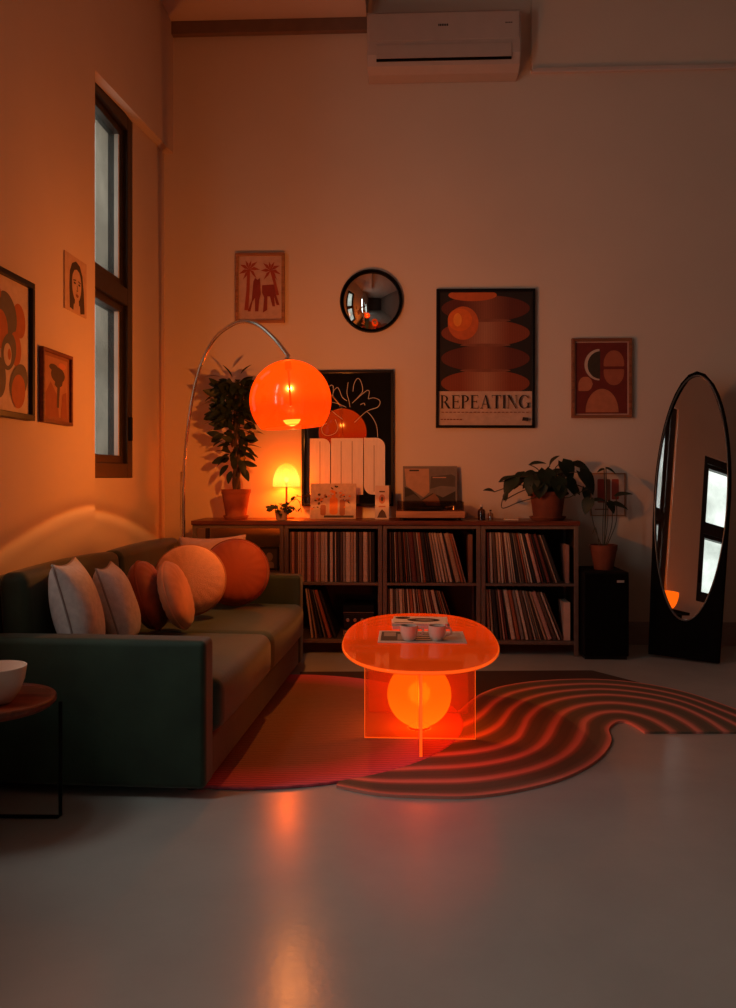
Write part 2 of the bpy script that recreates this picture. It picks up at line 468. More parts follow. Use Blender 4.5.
def window(name, hole, xin, fw, depth, transom, th, label):
    y0, y1, z0, z1 = hole
    root = bpy.data.objects.new(name, None); col.objects.link(root); struct(root, label)
    root.location = (xin, (y0+y1)/2, z0)
    a, b, h = -(y1-y0)/2, (y1-y0)/2, z1-z0
    m = MB()
    m.box((-depth, a, 0), (0, a+fw, h)); m.box((-depth, b-fw, 0), (0, b, h))
    m.box((-depth, a+fw, 0), (0, b-fw, fw)); m.box((-depth, a+fw, h-fw), (0, b-fw, h))
    t = transom-z0
    m.box((-depth, a+fw, t-th/2), (0, b-fw, t+th/2))
    m.build('window_frame', WINF, root, bevel=.004)
    for (p, q) in ((fw, t-th/2), (t+th/2, h-fw)):
        s = MB(); sw = .045
        s.box((-depth*.8, a+fw, p), (-.025, a+fw+sw, q)); s.box((-depth*.8, b-fw-sw, p), (-.025, b-fw, q))
        s.box((-depth*.8, a+fw+sw, p), (-.025, b-fw-sw, p+sw)); s.box((-depth*.8, a+fw+sw, q-sw), (-.025, b-fw-sw, q))
        so = s.build('sash', WINF, root, bevel=.003)
        g = MB().box((-depth*.5-.004, a+fw+sw, p+sw), (-depth*.5, b-fw-sw, q-sw)); g.build('pane', FROST, so)
        bd = MB().box((-depth*.5, b-fw-sw-.018, p+sw), (-.035, b-fw-sw-.001, q-sw)); bd.build('daylight_sliver', SLIVER, so)
    hd = MB().box((0, b-fw+.01, .22), (.02, b-fw+.035, .36)); hd.build('window_handle', BLACKM, root, bevel=.004)
    return root
window('window_1', W1, XB-.004, .085, .12, 2.165, .10, 'tall dark-framed frosted window in the left wall recess')
window('window_2', W2, XA-.03, .085, .12, 1.9, .10, 'tall dark-framed window in the left wall')
window('window_3', W3, XA-.03, .085, .12, 1.9, .10, 'tall dark-framed window near the big framed print')
window('added_glazed_door', W4, XA-.03, .085, .12, 1.9, .10, 'unseen dark-framed glazed door added behind the viewpoint for daylight on the floor')
# trims
struct(MB().box((XA+.001, YB-.05, 4.085), (-.255, YB-.001, 4.169)).build('trim_1', TRIMB), 'dark brown cornice strip along the lower ceiling')
struct(MB().box((.836, YB-.075, 3.765), (XR-.001, YB-.051, 3.795)).build('trim_2', CEIL, bevel=.004), 'thin ledge line above the wall')
bb = MB(); bb.box((XB+.001, YB-.02, 0), (XR-.001, YB-.0005, .12)); bb.box((XB+.001, YB-.014, .12), (XR-.001, YB-.0005, .15))
struct(bb.build('baseboard_back', BASEB, bevel=.004), 'moulded baseboard along the back wall')

# ------------------------------------------------------------------ air conditioner
ACB = M('air conditioner plastic', (.52, .44, .39, 1), .4, var=.03)
ACY = YB-.225
p0 = onY(367, 69, ACY); p1 = onY(521, 8, ACY)
acw = p1.x-p0.x; ach = p1.z-p0.z
ac = thing('air_conditioner', 'white wall-mounted split air conditioner high on the back wall', 'air conditioner', (p0.x+acw/2, YB-.002, p0.z))
prof = [(0, 0), (-.13, 0), (-.19, .03), (-.222, .09), (-.225, .16), (-.225, ach-.03), (-.21, ach), (0, ach)]
T = Matrix(((0, 0, 1, 0), (1, 0, 0, 0), (0, 1, 0, 0), (0, 0, 0, 1)))
MB().prism(prof, -acw/2, acw/2, 0, T).build('body', ACB, ac, bevel=.008)
MB().box((-acw/2+.012, -.231, .175), (acw/2-.012, -.2255, ach-.02)).build('front_panel', ACB, ac, bevel=.003)
MB().box((-acw/2+.06, -.2305, .062), (acw/2-.06, -.2262, .150), 0).build('air_flap', ACB, ac, bevel=.003)
MB().box((-acw/2+.06, -.226, .048), (acw/2-.06, -.2135, .061)).build('air_slot', BLACKM, ac)
lg = MB()
for i in range(6): lg.box((-.035+i*.011, -.2322, .262), (-.027+i*.011, -.2312, .276))
lg.build('brand_mark', BLACKM, ac)
lg = MB()
for i in range(4): lg.box((acw/2-.10+i*.012, -.2322, .272), (acw/2-.092+i*.012, -.2312, .279))
lg.build('model_mark', BLACKM, ac)

# ------------------------------------------------------------------ cabinets
CY0, CY1, CTOP = 5.28, 5.655, .833
def X_at(u, Y=CY0): return onY(u, HOR, Y).x
ux = [X_at(192), X_at(284), X_at(382.5), X_at(481), X_at(579)]
names = [
    ('open_shelf_unit', 'open bronze metal shelf unit at left end, half hidden by the green sofa'),
    ('record_cabinet', 'bronze metal record cabinet beside the sofa, full upright row above a black stereo'),
    ('record_cabinet', 'middle bronze metal record cabinet under the turntable, behind the orange table'),
    ('record_cabinet', 'right-end bronze metal record cabinet under the bushy plant, next to the black speaker'),
]
SH1, SH0 = .448, .094      # tops of the shelves
for i in range(4):
    nm, lb = names[i]
    xa, xb = ux[i]+.002, ux[i+1]-.002
    w = xb-xa
    t = thing(nm, lb, 'shelf' if i == 0 else 'cabinet', ((xa+xb)/2, (CY0+CY1)/2, 0), group='metal record storage units')
    a, b = -w/2, w/2; c, d = CY0-(CY0+CY1)/2, CY1-(CY0+CY1)/2
    pw = .026; zt = CTOP-.0265
    f = MB()
    for x in (a, b-pw):
        for y in (c, d-pw): f.box((x, y, 0), (x+pw, y+pw, zt))
    for y in (c, d-pw): f.box((a+pw, y, zt-.022), (b-pw, y+pw, zt))
    for x in (a, b-pw): f.box((x, c+pw, zt-.022), (x+pw, d-pw, zt))
    f.build('frame', METAL, t, bevel=.002)
    if i == 0:
        MB().box((a+pw, c+.002, .495), (b-pw, d, .508)).build('shelf', METAL, t, bevel=.002)
        MB().box((a+pw, c+.002, SH0-.014), (b-pw, d, SH0)).build('shelf', METAL, t, bevel=.002)
    else:
        MB().box((a+pw, c+.002, SH1-.016), (b-pw, d-.001, SH1)).build('shelf', METAL, t, bevel=.002)
        MB().box((a+pw, c+.002, SH0-.022), (b-pw, d-.001, SH0)).build('shelf', METAL, t, bevel=.002)
        MB().box((a+pw, d-.012, SH0), (b-pw, d-.002, SH1-.017)).box((a+pw, d-.012, SH1+.001), (b-pw, d-.002, zt-.024)).build('back_panel', PANEL, t)
        MB().box((a+.006, c+pw+.001, SH0-.02), (a+.014, d-pw-.001, zt-.024)).build('side_panel', PANEL, t)
        MB().box((b-.014, c+pw+.001, SH0-.02), (b-.006, d-pw-.001, zt-.024)).build('side_panel', PANEL, t)
o = MB().box((ux[0]-.004, CY0-.012, CTOP-.026), (ux[4]+.006, CY1+.02, CTOP)).build('cabinet_top', TOPW, bevel=.003)
tag(o, 'long dark walnut top board running across all the metal cabinets', 'worktop')

# ------------------------------------------------------------------ records
RC = [('cream', (.62, .47, .36, 1)), ('tan', (.42, .26, .16, 1)), ('rust', (.34, .10, .045, 1)), ('brown', (.10, .055, .035, 1)),
      ('black', (.016, .013, .012, 1)), ('grey', (.24, .20, .17, 1)), ('pink', (.52, .28, .22, 1)), ('beige', (.50, .38, .29, 1)), ('maroon', (.13, .03, .022, 1))]
RM = {n: M('sleeve '+n, c, .65, var=.18, scale=30, stretch=(1, 1, 6)) for n, c in RC}
RW = ['cream']*3+['tan']*3+['rust']*2+['brown']*4+['black']*4+['grey']*2+['pink']*1+['beige']*3+['maroon']*2
RD = M('record vinyl', (.008, .008, .008, 1), .3, var=.1)
LPH = .312
ORD = ('first second third fourth fifth sixth seventh eighth ninth tenth eleventh twelfth thirteenth fourteenth fifteenth sixteenth seventeenth '
       'eighteenth nineteenth twentieth').split()
TENS = {20: 'twenty', 30: 'thirty', 40: 'forty'}
def ordinal(n):
    if n <= 20: return ORD[n-1]
    if n % 10 == 0: return {30: 'thirtieth', 40: 'fortieth', 50: 'fiftieth'}[n]
    return TENS[n//10*10]+'-'+ORD[n % 10-1]
PROTO = {}
def record_proto(cn, t):
    key = (cn, round(t*1000))
    if key in PROTO: return PROTO[key]
    h = LPH; d = LPH
    m = MB()
    # sleeve: a flat card pocket, rounded spine at the front, slightly open behind
    prof = [(0, d), (0, .003), (t*.25, 0), (t*.75, 0), (t, .003), (t, d), (t-.0012, d), (t-.0012, .02), (.0012, .02), (.0012, d)]
    m.prism(prof, 0, h)
    me = m.build('record_sleeve', RM[cn])
    me_data = me.data; bpy.data.objects.remove(me)
    PROTO[key] = me_data
    return me_data
def records(x0, x1, shelf, n, lean0, lean1, where, group, power=1.3, hide_from=0, seed=1, start_lean=0.0):
    """row of sleeves from x0 to x1 standing on shelf height; lean in degrees, growing to the right"""
    r = random.Random(seed)
    angs = [R(lean0+(lean1-lean0)*(i/(max(1, n-1)))**power) for i in range(n)]
    ths = [r.choice((.005, .006, .008, .010, .013, .016, .020)) for _ in range(n)]
    gaps = [r.uniform(.0006, .002) for _ in range(n)]
    def run(k):
        xs = []; x = x0+LPH*sin(angs[0])+.001
        for i in range(n):
            if i:
                x += ths[i-1]*k/cos(angs[i-1]) + (tan(angs[i])-tan(angs[i-1]))*LPH*cos(angs[i-1])+gaps[i]+.0008
            xs.append(x)
        return xs, xs[-1]+ths[-1]*k/cos(angs[-1])
    lo, hi = .3, 3.0
    for _ in range(30):
        k = (lo+hi)/2
        if run(k)[1] > x1: hi = k
        else: lo = k
    xs, _ = run(lo)
    prev = None
    for i in range(n):
        cn = r.choice(RW)
        while cn == prev: cn = r.choice(RW)
        prev = cn
        t = max(.002, round(ths[i]*lo*1000-.5)/1000)
        o = bpy.data.objects.new('record_sleeve', record_proto(cn, t)); col.objects.link(o)
        o.location = (xs[i], CY0+.030+r.uniform(0, .012), shelf+.0008)
        o.rotation_euler = (0, -angs[i], 0)
        tag(o, '%s record sleeve, %s from the left on %s' % (cn, ordinal(i+1), where), 'record', group)
pw = .030
records(ux[1]+pw, ux[2]-pw-.018, SH1, 30, 0, .4, 'the upright upper shelf beside the sofa', 'records on the upper shelf beside the sofa', seed=3)
records(X_at(305, 5.31), X_at(335, 5.31)+.012, SH0, 6, 7, 19, 'the lower shelf beside the sofa', 'records on the lower shelf beside the sofa', 1.0, seed=5)
records(ux[2]+pw, X_at(466, 5.31), SH1, 26, .5, 15, "the middle cabinet's upper shelf", "records on the middle cabinet's upper shelf", 1.2, seed=8)
records(ux[2]+pw, X_at(459, 5.31), SH0, 24, .5, 19, "the middle cabinet's lower shelf", "records on the middle cabinet's lower shelf", 1.4, seed=11)
records(ux[3]+pw, X_at(562, 5.31), SH1, 26, 1, 20, "the right-end cabinet's upper shelf", "records on the right-end cabinet's upper shelf", 1.1, seed=14)
records(ux[3]+pw, X_at(564, 5.31), SH0, 21, 3, 22, "the right-end cabinet's lower shelf", "records on the right-end cabinet's lower shelf", 1.0, seed=17)
def book(name, label, cat, x, y, z, w, d, h, m, mp=PAPER, rz=0):
    t = thing(name, label, cat, (x, y, z+.0006), (0, 0, rz))
    c = MB(); tk = .0025
    c.box((-w/2, 0, 0), (-w/2+tk, d, h)); c.box((w/2-tk, 0, 0), (w/2, d, h)); c.box((-w/2+tk, 0, 0), (w/2-tk, tk, h))
    c.build('cover', m, t, bevel=.001)
    MB().box((-w/2+tk+.0003, tk+.0004, .003), (w/2-tk-.0003, d-.004, h-.003)).build('pages', mp, t)
    return t
# slim things standing in the cabinets
book('upright_book', 'slim brown book standing alone at the right end of the middle upper shelf', 'book', X_at(470.5, 5.31), 5.315, SH1, .026, .22, .30, M('brown cloth', (.22, .10, .06, 1), .7))
book('upright_book', 'pinkish book standing alone at the right end of the shelf under the bushy plant', 'book', X_at(567.5, 5.32), 5.32, SH1, .022, .20, .235, M('dusty cloth', (.30, .16, .13, 1), .7))
book('upright_book', 'cream book standing alone at the right end of the lowest shelf', 'book', X_at(567, 5.31), 5.31, SH0, .040, .20, .235, M('cream cloth', (.62, .42, .32, 1), .7))
# stereo stack
st = thing('stereo_receiver', 'black stereo receiver on the lower shelf beside the leaning records', 'stereo', (X_at(359, 5.33), 5.33, SH0+.0006))
MB().box((-.10, 0, .055), (.095, .26, .205)).build('body', BLACKM, st, bevel=.004)
MB().box((-.096, -.006, .062), (.091, -.0004, .15)).build('front_plate', BLACK, st, bevel=.002)
for k in range(4):
    MB().lathe([(.0, 0), (.012, 0), (.012, .012), (.010, .014), (0, .014)], 16, 0, Matrix.Translation((-.07+k*.046, -.006, .115)) @ Matrix.Rotation(pi/2, 4, 'X')).build('knob', CHROME, st, smooth=40)
MB().box((-.10, .002, .158), (.095, -.003, .163)).build('trim_line', METAL, st)
MB().box((-.10, -.004, .012), (.095, .25, .050)).build('lower_deck', M('tan deck', (.22, .13, .09, 1), .5), st, bevel=.003)
for sx in (-.085, .075):
    for sy in (.02, .22): MB().lathe([(.01, 0), (.01, .0125)], 12, 0, Matrix.Translation((sx, sy, 0))).build('foot', BLACK, st)
# framed photo in the open unit
fp = thing('photo_frame', 'small black photo frame on the open shelf behind the rust round cushion', 'photo frame', (X_at(269, 5.4), 5.40, .5108), (R(-8), 0, 0))
m = MB(); w, h = .125, .15
m.box((-w/2, 0, 0), (w/2, .012, .014)); m.box((-w/2, 0, h-.014), (w/2, .012, h)); m.box((-w/2, 0, .014), (-w/2+.014, .012, h-.014)); m.box((w/2-.014, 0, .014), (w/2, .012, h-.014))
m.build('frame', BLACK, fp, bevel=.001)
m = MB(); m.flat([(-w/2+.013, .013), (w/2-.013, .013), (w/2-.013, h-.013), (-w/2+.013, h-.013)], .006, 0)
m.flat(ell(0, .085, .022, .028), .0055, 1); m.flat(rrect(-.03, .014, .03, .055, (0, 0, .02, .02)), .0055, 1)
m.build('print', [M('photo ground', (.05, .035, .03, 1)), M('photo figure', (.28, .19, .15, 1))], fp)

# ------------------------------------------------------------------ art helpers
def picture(name, label, cat, c, w, h, fw, fd, fmat, mats, shapes, wall='back', glass=None, mount=0, mmat=None, tilt=0, yawx=0):
    """c: centre on the wall; shapes: list of (polygon in 0..1, material index)"""
    rot = (0, 0, yawx) if wall == 'back' else (0, 0, pi/2+yawx)
    off = Vector((0, -.0015, 0)) if wall == 'back' else Vector((.0015, 0, 0))
    t = thing(name, label, cat, Vector(c)+off, (0, tilt, rot[2]) if wall == 'back' else (0, 0, rot[2]))
    a, b = w/2, h/2
    if fw:
        m = MB()
        m.box((-a, -fd, -b), (a, 0, -b+fw)); m.box((-a, -fd, b-fw), (a, 0, b)); m.box((-a, -fd, -b+fw), (-a+fw, 0, b-fw)); m.box((a-fw, -fd, -b+fw), (a, 0, b-fw))
        m.build('frame', fmat, t, bevel=.002)
    iw, ih = a-fw, b-fw
    y = -fd*.45 if fw else -.004
    if mount:
        m = MB(); m.flat([(-iw, -ih), (iw, -ih), (iw, ih), (-iw, ih)], y+.0006); m.build('mount', mmat, t)
        iw -= mount; ih -= mount
    m = MB()
    if fw: m.flat([(-iw, -ih), (iw, -ih), (iw, ih), (-iw, ih)], y, 0)
    else: m.box((-iw, y, -ih), (iw, 0, ih), 0)
    k = 0
    for sh in shapes:
        k += 1
        if sh[0] == 'line':
            _, pts, wd, mi = sh
            ribbon_quads(m, [(-iw+2*iw*x, -ih+2*ih*z) for x, z in pts], wd, y-.00025*k, mi)
        else:
            poly, mi = sh
            m.flat([(-iw+2*iw*x, -ih+2*ih*z) for x, z in poly], y-.00025*k, mi)
    m.build('print', mats, t)
    if glass:
        MB().box((-a+fw*.9, y-.0085, -b+fw*.9), (a-fw*.9, y-.0065, b-fw*.9)).build('glass', glass, t)
    return t
GLASS = glass_mat('picture glass', .05)
pr = lambda n, c: M('print '+n, c, .75, var=.10, scale=25)
p_cream = pr('cream', (.60, .46, .36, 1)); p_pink = pr('pink', (.58, .38, .31, 1)); p_red = pr('red', (.36, .055, .03, 1)); p_dkred = pr('dark red', (.16, .018, .010, 1))
p_orange = pr('orange', (.60, .13, .03, 1)); p_grey = pr('grey', (.12, .105, .09, 1)); p_black = pr('black', (.015, .012, .011, 1)); p_salmon = pr('salmon', (.50, .17, .08, 1))
p_brown = pr('brown', (.24, .085, .045, 1)); p_terr = pr('terracotta', (.40, .11, .05, 1))

def wall_rect(u0, v0, u1, v1, Y=YB):
    a = onY(u0, v0, Y); b = onY(u1, v1, Y)
    return Vector(((a.x+b.x)/2, Y, (a.z+b.z)/2)), b.x-a.x, a.z-b.z

# palm print
c, w, h = wall_rect(236, 254, 285, 323)
def palm(cx, cz, s, flip=1):
    out = []
    for a, l in ((5, 1.0), (38, .95), (75, .7), (118, .75), (155, .95), (190, 1.0), (222, .8), (-35, .85)):
        t = R(a); d = Vector((cos(t)*flip, sin(t))); n = Vector((-d.y, d.x)); L = s*l
        p = Vector((cx, cz))
        out.append([tuple(p), tuple(p+d*L*.45+n*s*.13), tuple(p+d*L-Vector((0, s*.10))), tuple(p+d*L*.5-n*s*.09)])
    return out
sh = [(q, 1) for q in palm(.24, .80, .26)]+[(q, 1) for q in palm(.76, .78, .25, -1)]
sh += [([(.12, .14), (.22, .14), (.25, .50), (.26, .80), (.19, .80), (.17, .45)], 1),
       ([(.74, .78), (.82, .76), (.90, .55), (.96, .38), (.89, .38), (.82, .58)], 1),
       ([(.20, .12), (.30, .30), (.34, .60), (.38, .66), (.44, .63), (.50, .66), (.52, .40), (.48, .30), (.46, .12), (.38, .12), (.38, .34), (.32, .28), (.27, .12)], 2),
       ([(.55, .54), (.84, .55), (.88, .40), (.97, .22), (.90, .22), (.84, .36), (.86, .20), (.80, .20), (.74, .36), (.68, .36), (.67, .14), (.57, .10), (.60, .34), (.55, .42)], 2)]
picture('palm_print', 'oak-framed pink print of two red palms, above the arc lamp', 'picture', c, w, h, .020, .028, OAK, [p_pink, p_red, pr('deep red', (.25, .035, .025, 1))], sh, glass=None, mount=.006, mmat=p_cream)

# convex mirror
c, w, h = wall_rect(340, 269, 403, 334)
cm = thing('convex_mirror', 'round convex mirror with black rim on the back wall', 'mirror', c+Vector((0, -.002, 0)), (pi/2, 0, 0))
r = w/2
MB().lathe([(r-.009, .0), (r, .0), (r, .022), (r-.003, .028), (r-.007, .028), (r-.0095, .014)], 64, cap0=False, cap1=False).build('rim', BLACK, cm, smooth=40)
prof = []
Rs = .34; rr = r-.0085
z0 = sqrt(Rs*Rs-rr*rr)
for i in range(25):
    q = rr*(1-i/24); prof.append((max(q, 0), .008+sqrt(Rs*Rs-q*q)-z0))
MB().lathe(prof, 64).build('mirror_glass', mirror_mat('convex silver', (.72, .70, .68, 1)), cm, smooth=180)

# big poster with the word
c, w, h = wall_rect(436, 290, 534.5, 428)
p_disc = None
def disc_mat(name, edge, mid):
    m, nt, out = newmat(name)
    b = N(nt, 'ShaderNodeBsdfPrincipled'); b.inputs['Roughness'].default_value = .7
    tc = N(nt, 'ShaderNodeTexCoord'); sp = N(nt, 'ShaderNodeSeparateXYZ'); nt.links.new(tc.outputs['Object'], sp.inputs[0])
    ab = N(nt, 'ShaderNodeMath', operation='ABSOLUTE'); ad = N(nt, 'ShaderNodeMath', operation='ADD'); ad.inputs[1].default_value = -.0
    nt.links.new(sp.outputs['X'], ad.inputs[0]); nt.links.new(ad.outputs[0], ab.inputs[0])
    wv = N(nt, 'ShaderNodeTexWave'); wv.inputs['Scale'].default_value = 28; wv.inputs['Distortion'].default_value = .3
    nt.links.new(tc.outputs['Object'], wv.inputs['Vector'])
    mr = N(nt, 'ShaderNodeMapRange'); mr.inputs['From Max'].default_value = .22; nt.links.new(ab.outputs[0], mr.inputs['Value'])
    rp = N(nt, 'ShaderNodeValToRGB'); rp.color_ramp.elements[0].color = mid; rp.color_ramp.elements[1].color = edge; rp.color_ramp.elements[1].position = .75
    nt.links.new(mr.outputs['Result'], rp.inputs['Fac'])
    mx = N(nt, 'ShaderNodeMixRGB', blend_type='MULTIPLY'); mx.inputs['Fac'].default_value = .22
    nt.links.new(rp.outputs['Color'], mx.inputs['Color1']); nt.links.new(wv.outputs['Color'], mx.inputs['Color2'])
    nt.links.new(mx.outputs['Color'], b.inputs['Base Color']); nt.links.new(b.outputs[0], out.inputs['Surface'])
    return m
p_disc = disc_mat('poster discs', (.26, .055, .02, 1), (.46, .21, .12, 1))
p_disc2 = disc_mat('poster shaded discs', (.13, .025, .012, 1), (.30, .10, .05, 1))
def glyphs(text, x0, x1, z0, z1):
    """thick and thin serif capitals as polygons; returns list in the same units as given"""
    H = 1.0; out = []; pen = 0.0
    TK, TN, SF = .15, .045, .035
    def stem(x, w=TK, a=0, b=1, serif=True):
        out_.append([(x, a), (x+w, a), (x+w, b), (x, b)])
        if serif:
            out_.append([(x-.06, a), (x+w+.06, a), (x+w+.06, a+SF), (x-.06, a+SF)])
            out_.append([(x-.06, b-SF), (x+w+.06, b-SF), (x+w+.06, b), (x-.06, b)])
    def bowl(x, za, zb, wd):
        cz = (za+zb)/2; ry = (zb-za)/2
        o_ = ell(x, cz, wd, ry, 14, -pi/2, pi/2); i_ = ell(x, cz, wd-TK*.95, ry-TN, 14, -pi/2, pi/2)
        out_.append(o_+i_[::-1])
    def diag(xa, xb, w, a=0, b=1):
        out_.append([(xa, a), (xa+w, a), (xb+w, b), (xb, b)])
    for ch in text:
        out_ = []
        if ch in 'RP':
            stem(.06); bowl(.06+TK, .46, 1.0, .40); wd = .70
            if ch == 'R': diag(.80-.14+.06, .26, .17, 0, .48); out_[-1] = [(.62, 0), (.84, 0), (.46, .49), (.28, .49)]; wd = .86
        elif ch == 'E':
            stem(.06)
            for a in (0, .49, 1-TN): out_.append([(.2, a), (.62 if a != .49 else .52, a), (.62 if a != .49 else .52, a+TN), (.2, a+TN)])
            out_.append([(.585, 0), (.64, 0), (.66, .22), (.64, .22)]); out_.append([(.57, 1), (.62, 1), (.62, .8), (.60, .8)]); out_.append([(.49, .40), (.53, .40), (.53, .62), (.49, .62)])
            wd = .72
        elif ch == 'A':
            out_.append([(.10, 0), (.15, 0), (.46, .95), (.42, 1)]); out_.append([(.62, 0), (.80, 0), (.50, 1), (.40, 1)])
            out_.append([(.22, .30), (.66, .30), (.65, .345), (.23, .345)]); out_.append([(.0, 0), (.25, 0), (.25, SF), (.0, SF)]); out_.append([(.54, 0), (.88, 0), (.88, SF), (.54, SF)])
            wd = .90
        elif ch == 'T':
            out_.append([(.0, 1-TN), (.76, 1-TN), (.76, 1), (.0, 1)]); out_.append([(.305, 0), (.455, 0), (.455, 1), (.305, 1)])
            out_.append([(.0, 1), (.03, .78), (.05, .78), (.06, 1)]); out_.append([(.70, 1), (.71, .78), (.73, .78), (.76, 1)])
            out_.append([(.22, 0), (.54, 0), (.54, SF), (.22, SF)]); wd = .78
        elif ch == 'I':
            stem(.08); wd = .34
        elif ch == 'N':
            stem(.08, .045); stem(.72, .045); out_.append([(.70, 0), (.765, 0), (.22, 1), (.03, 1)]); wd = .88
        elif ch == 'G':
            o_ = ell(.46, .5, .44, .51, 30, R(38), R(335)); i_ = ell(.48, .5, .30, .465, 30, R(38), R(335))
            out_.append(o_+i_[::-1]); out_.append([(.72, .03), (.86, .06), (.86, .40), (.72, .40)]); out_.append([(.62, .40), (.95, .40), (.95, .43), (.62, .43)])
            out_.append([(.77, .74), (.80, .74), (.82, .97), (.80, .97)])
            wd = .96
        out += [[(pen+x, z) for x, z in q] for q in out_]
        pen += wd+.05
    k = (x1-x0)/(pen-.05)
    return [[(x0+x*k, z0+z*(z1-z0)) for x, z in q] for q in out]
sh = []
zb = .255
sh.append(([(0, zb), (1, zb), (1, 1), (0, 1)], 1))
def e2(cx, cz, rx, rz, n=40): return [(min(.995, max(.005, x)), min(.995, max(zb, z))) for x, z in ell(cx, cz, rx, rz, n)]
for cz, mi in ((.875, 3), (.69, 2), (.50, 3), (.325-.01, 2)):
    sh.append((e2(.5, cz, .475, .098), mi))
sh.append((e2(.36, .975, .26, .045), 4))
for cz in (.785, .60, .41):
    sh.append((e2(.5, cz, .27, .012), 5))
sh.append((e2(.26, .765, .165, .125), 4)); sh.append((e2(.225, .79, .13, .085), 6)); sh.append((e2(.20, .79, .045, .05), 7))  # reflection-like orange glow with bright spot, painted into the print
for g in glyphs('REPEATING', .02, .98, .125, .225): sh.append((g, 8))
for k in range(22): sh.append(([(.03+k*.043, .093), (.03+k*.043+.028, .093), (.03+k*.043+.028, .099), (.03+k*.043, .099)], 5))
for k in range(7): sh.append(([(.02+k*.034, .038), (.02+k*.034+.026, .038), (.02+k*.034+.026, .046), (.02+k*.034, .046)], 5))
sh.append(([(.89, .034), (.955, .030), (.96, .056), (.90, .060)], 8))
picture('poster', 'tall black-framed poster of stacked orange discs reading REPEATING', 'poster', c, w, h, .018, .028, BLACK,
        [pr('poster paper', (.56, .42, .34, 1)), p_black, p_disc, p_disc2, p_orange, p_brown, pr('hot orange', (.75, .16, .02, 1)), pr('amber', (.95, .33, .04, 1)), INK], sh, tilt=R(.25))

# abstract red print
c, w, h = wall_rect(571, 339, 631, 418)
sh = [(ell(.46, .69, .29, .22, 24, R(90), R(270)), 1), (ell(.475, .685, .245, .195, 24, R(90), R(270)), 2),
      (rrect(.54, .665, .94, .89, (.02, .02, .19, .19)), 3), (rrect(.54, .40, .94, .625, (.19, .19, .02, .02)), 3),
      (rrect(.05, .32, .33, .52, (.02, .12, .12, .12)), 4), (ell(.51, .02, .32, .33, 24, 0, pi), 4)]
picture('abstract_print', 'wood-framed dark red print with crescent and half rounds, right of the poster', 'picture', c, w, h, .020, .03, wood_mat('brown frame', '7a4a30', '9a6442', .5, 4.0),
        [p_dkred, p_cream, pr('olive', (.045, .034, .02, 1)), p_terr, p_salmon], sh, mount=.008, mmat=p_pink)

# small card behind the little plant
c, w, h = wall_rect(590, 473, 625, 516)
sh = [(rrect(.18, .30, .42, .88, .03), 1), (rrect(.46, .34, .58, .88, .03), 2), (rrect(.62, .38, .84, .88, .03), 1), ([(.1, .12), (.5, .12), (.5, .15), (.1, .15)], 2)]
picture('small_wall_print', 'small pale print with red blocks on the wall behind the little plant', 'picture', c, w, h, .008, .014, OAK, [p_cream, p_red, p_brown], sh)

# left wall: big abstract print
def left_rect(u0, u1, vt, vb, ref='far', wmul=None):
    a = onX(u0, vt, XA); b = onX(u1, vt, XA)
    return a, b
XF = XA+.03
ya, yb_ = 3.10, onX(35, 284, XF).y
zt, zb_ = onX(35, 284, XF).z, onX(35, 421, XF).z
sh = [(ell(.73, .71, .17, .13, rot=R(-12)), 2), (ell(.41, .73, .26, .155, rot=R(-12)), 1), (ell(.24, .60, .19, .145), 2),
      (ell(.63, .485, .15, .13, rot=R(-10)), 2), (ell(.45, .45, .20, .135, rot=R(18)), 1), (ell(.42, .425, .10, .085), 0), (ell(.46, .43, .042, .042), 2),
      (ell(.71, .235, .245, .135, rot=R(16)), 1), (ell(.70, .165, .185, .130, rot=R(8)), 2), (ell(.20, .24, .17, .15), 1), (ell(.12, .17, .10, .10), 2), (ell(.14, .86, .10, .06), 2)]
picture('large_abstract_print', 'large black-framed print of orange and grey rounded shapes on the left wall', 'picture', (XA, (ya+yb_)/2, (zt+zb_)/2), yb_-ya, zt-zb_, .024, .03, BLACK,
        [p_cream, p_grey, pr('burnt orange', (.42, .115, .035, 1))], sh, wall='left')
# portrait
a = onX(63.5, 250, XA); b = onX(85.5, 316, XA)
za, zb_ = a.z, (onX(64, 311, XA).z+b.z)/2
hair = [(.22, .06), (.20, .45), (.22, .70), (.32, .86), (.50, .93), (.68, .88), (.80, .72), (.86, .45), (.90, .06), (.70, .02), (.68, .16), (.40, .16), (.38, .04)]
sh = [(hair, 1), (ell(.53, .52, .21, .31, 28), 0), ([(.45, .25), (.62, .25), (.66, .02), (.42, .02)], 0), ([(.30, .62), (.36, .80), (.53, .90), (.70, .80), (.76, .62), (.64, .76), (.53, .79), (.42, .76)], 1),
      ([(.37, .585), (.49, .60), (.49, .58), (.37, .56)], 1), ([(.58, .60), (.70, .585), (.70, .56), (.58, .58)], 1),
      (ell(.43, .53, .05, .018), 1), (ell(.64, .53, .05, .018), 1), ([(.52, .50), (.545, .50), (.575, .40), (.50, .40), (.50, .412), (.55, .412)], 1),
      (ell(.535, .325, .065, .022), 2), (ell(.535, .305, .05, .018), 2)]
picture('portrait_picture', 'small unframed drawing of a long-haired woman on the left wall', 'picture', (XA, (a.y+b.y)/2, (za+zb_)/2), b.y-a.y, za-zb_, 0, .01, None,
        [pr('warm paper', (.50, .34, .25, 1)), pr('pencil', (.045, .034, .028, 1)), p_brown], sh, wall='left')
XF = XA+.022
a = onX(43.5, 346, XF); b = onX(73, 423, XF)
za, zb_ = a.z, onX(45, 422, XF).z
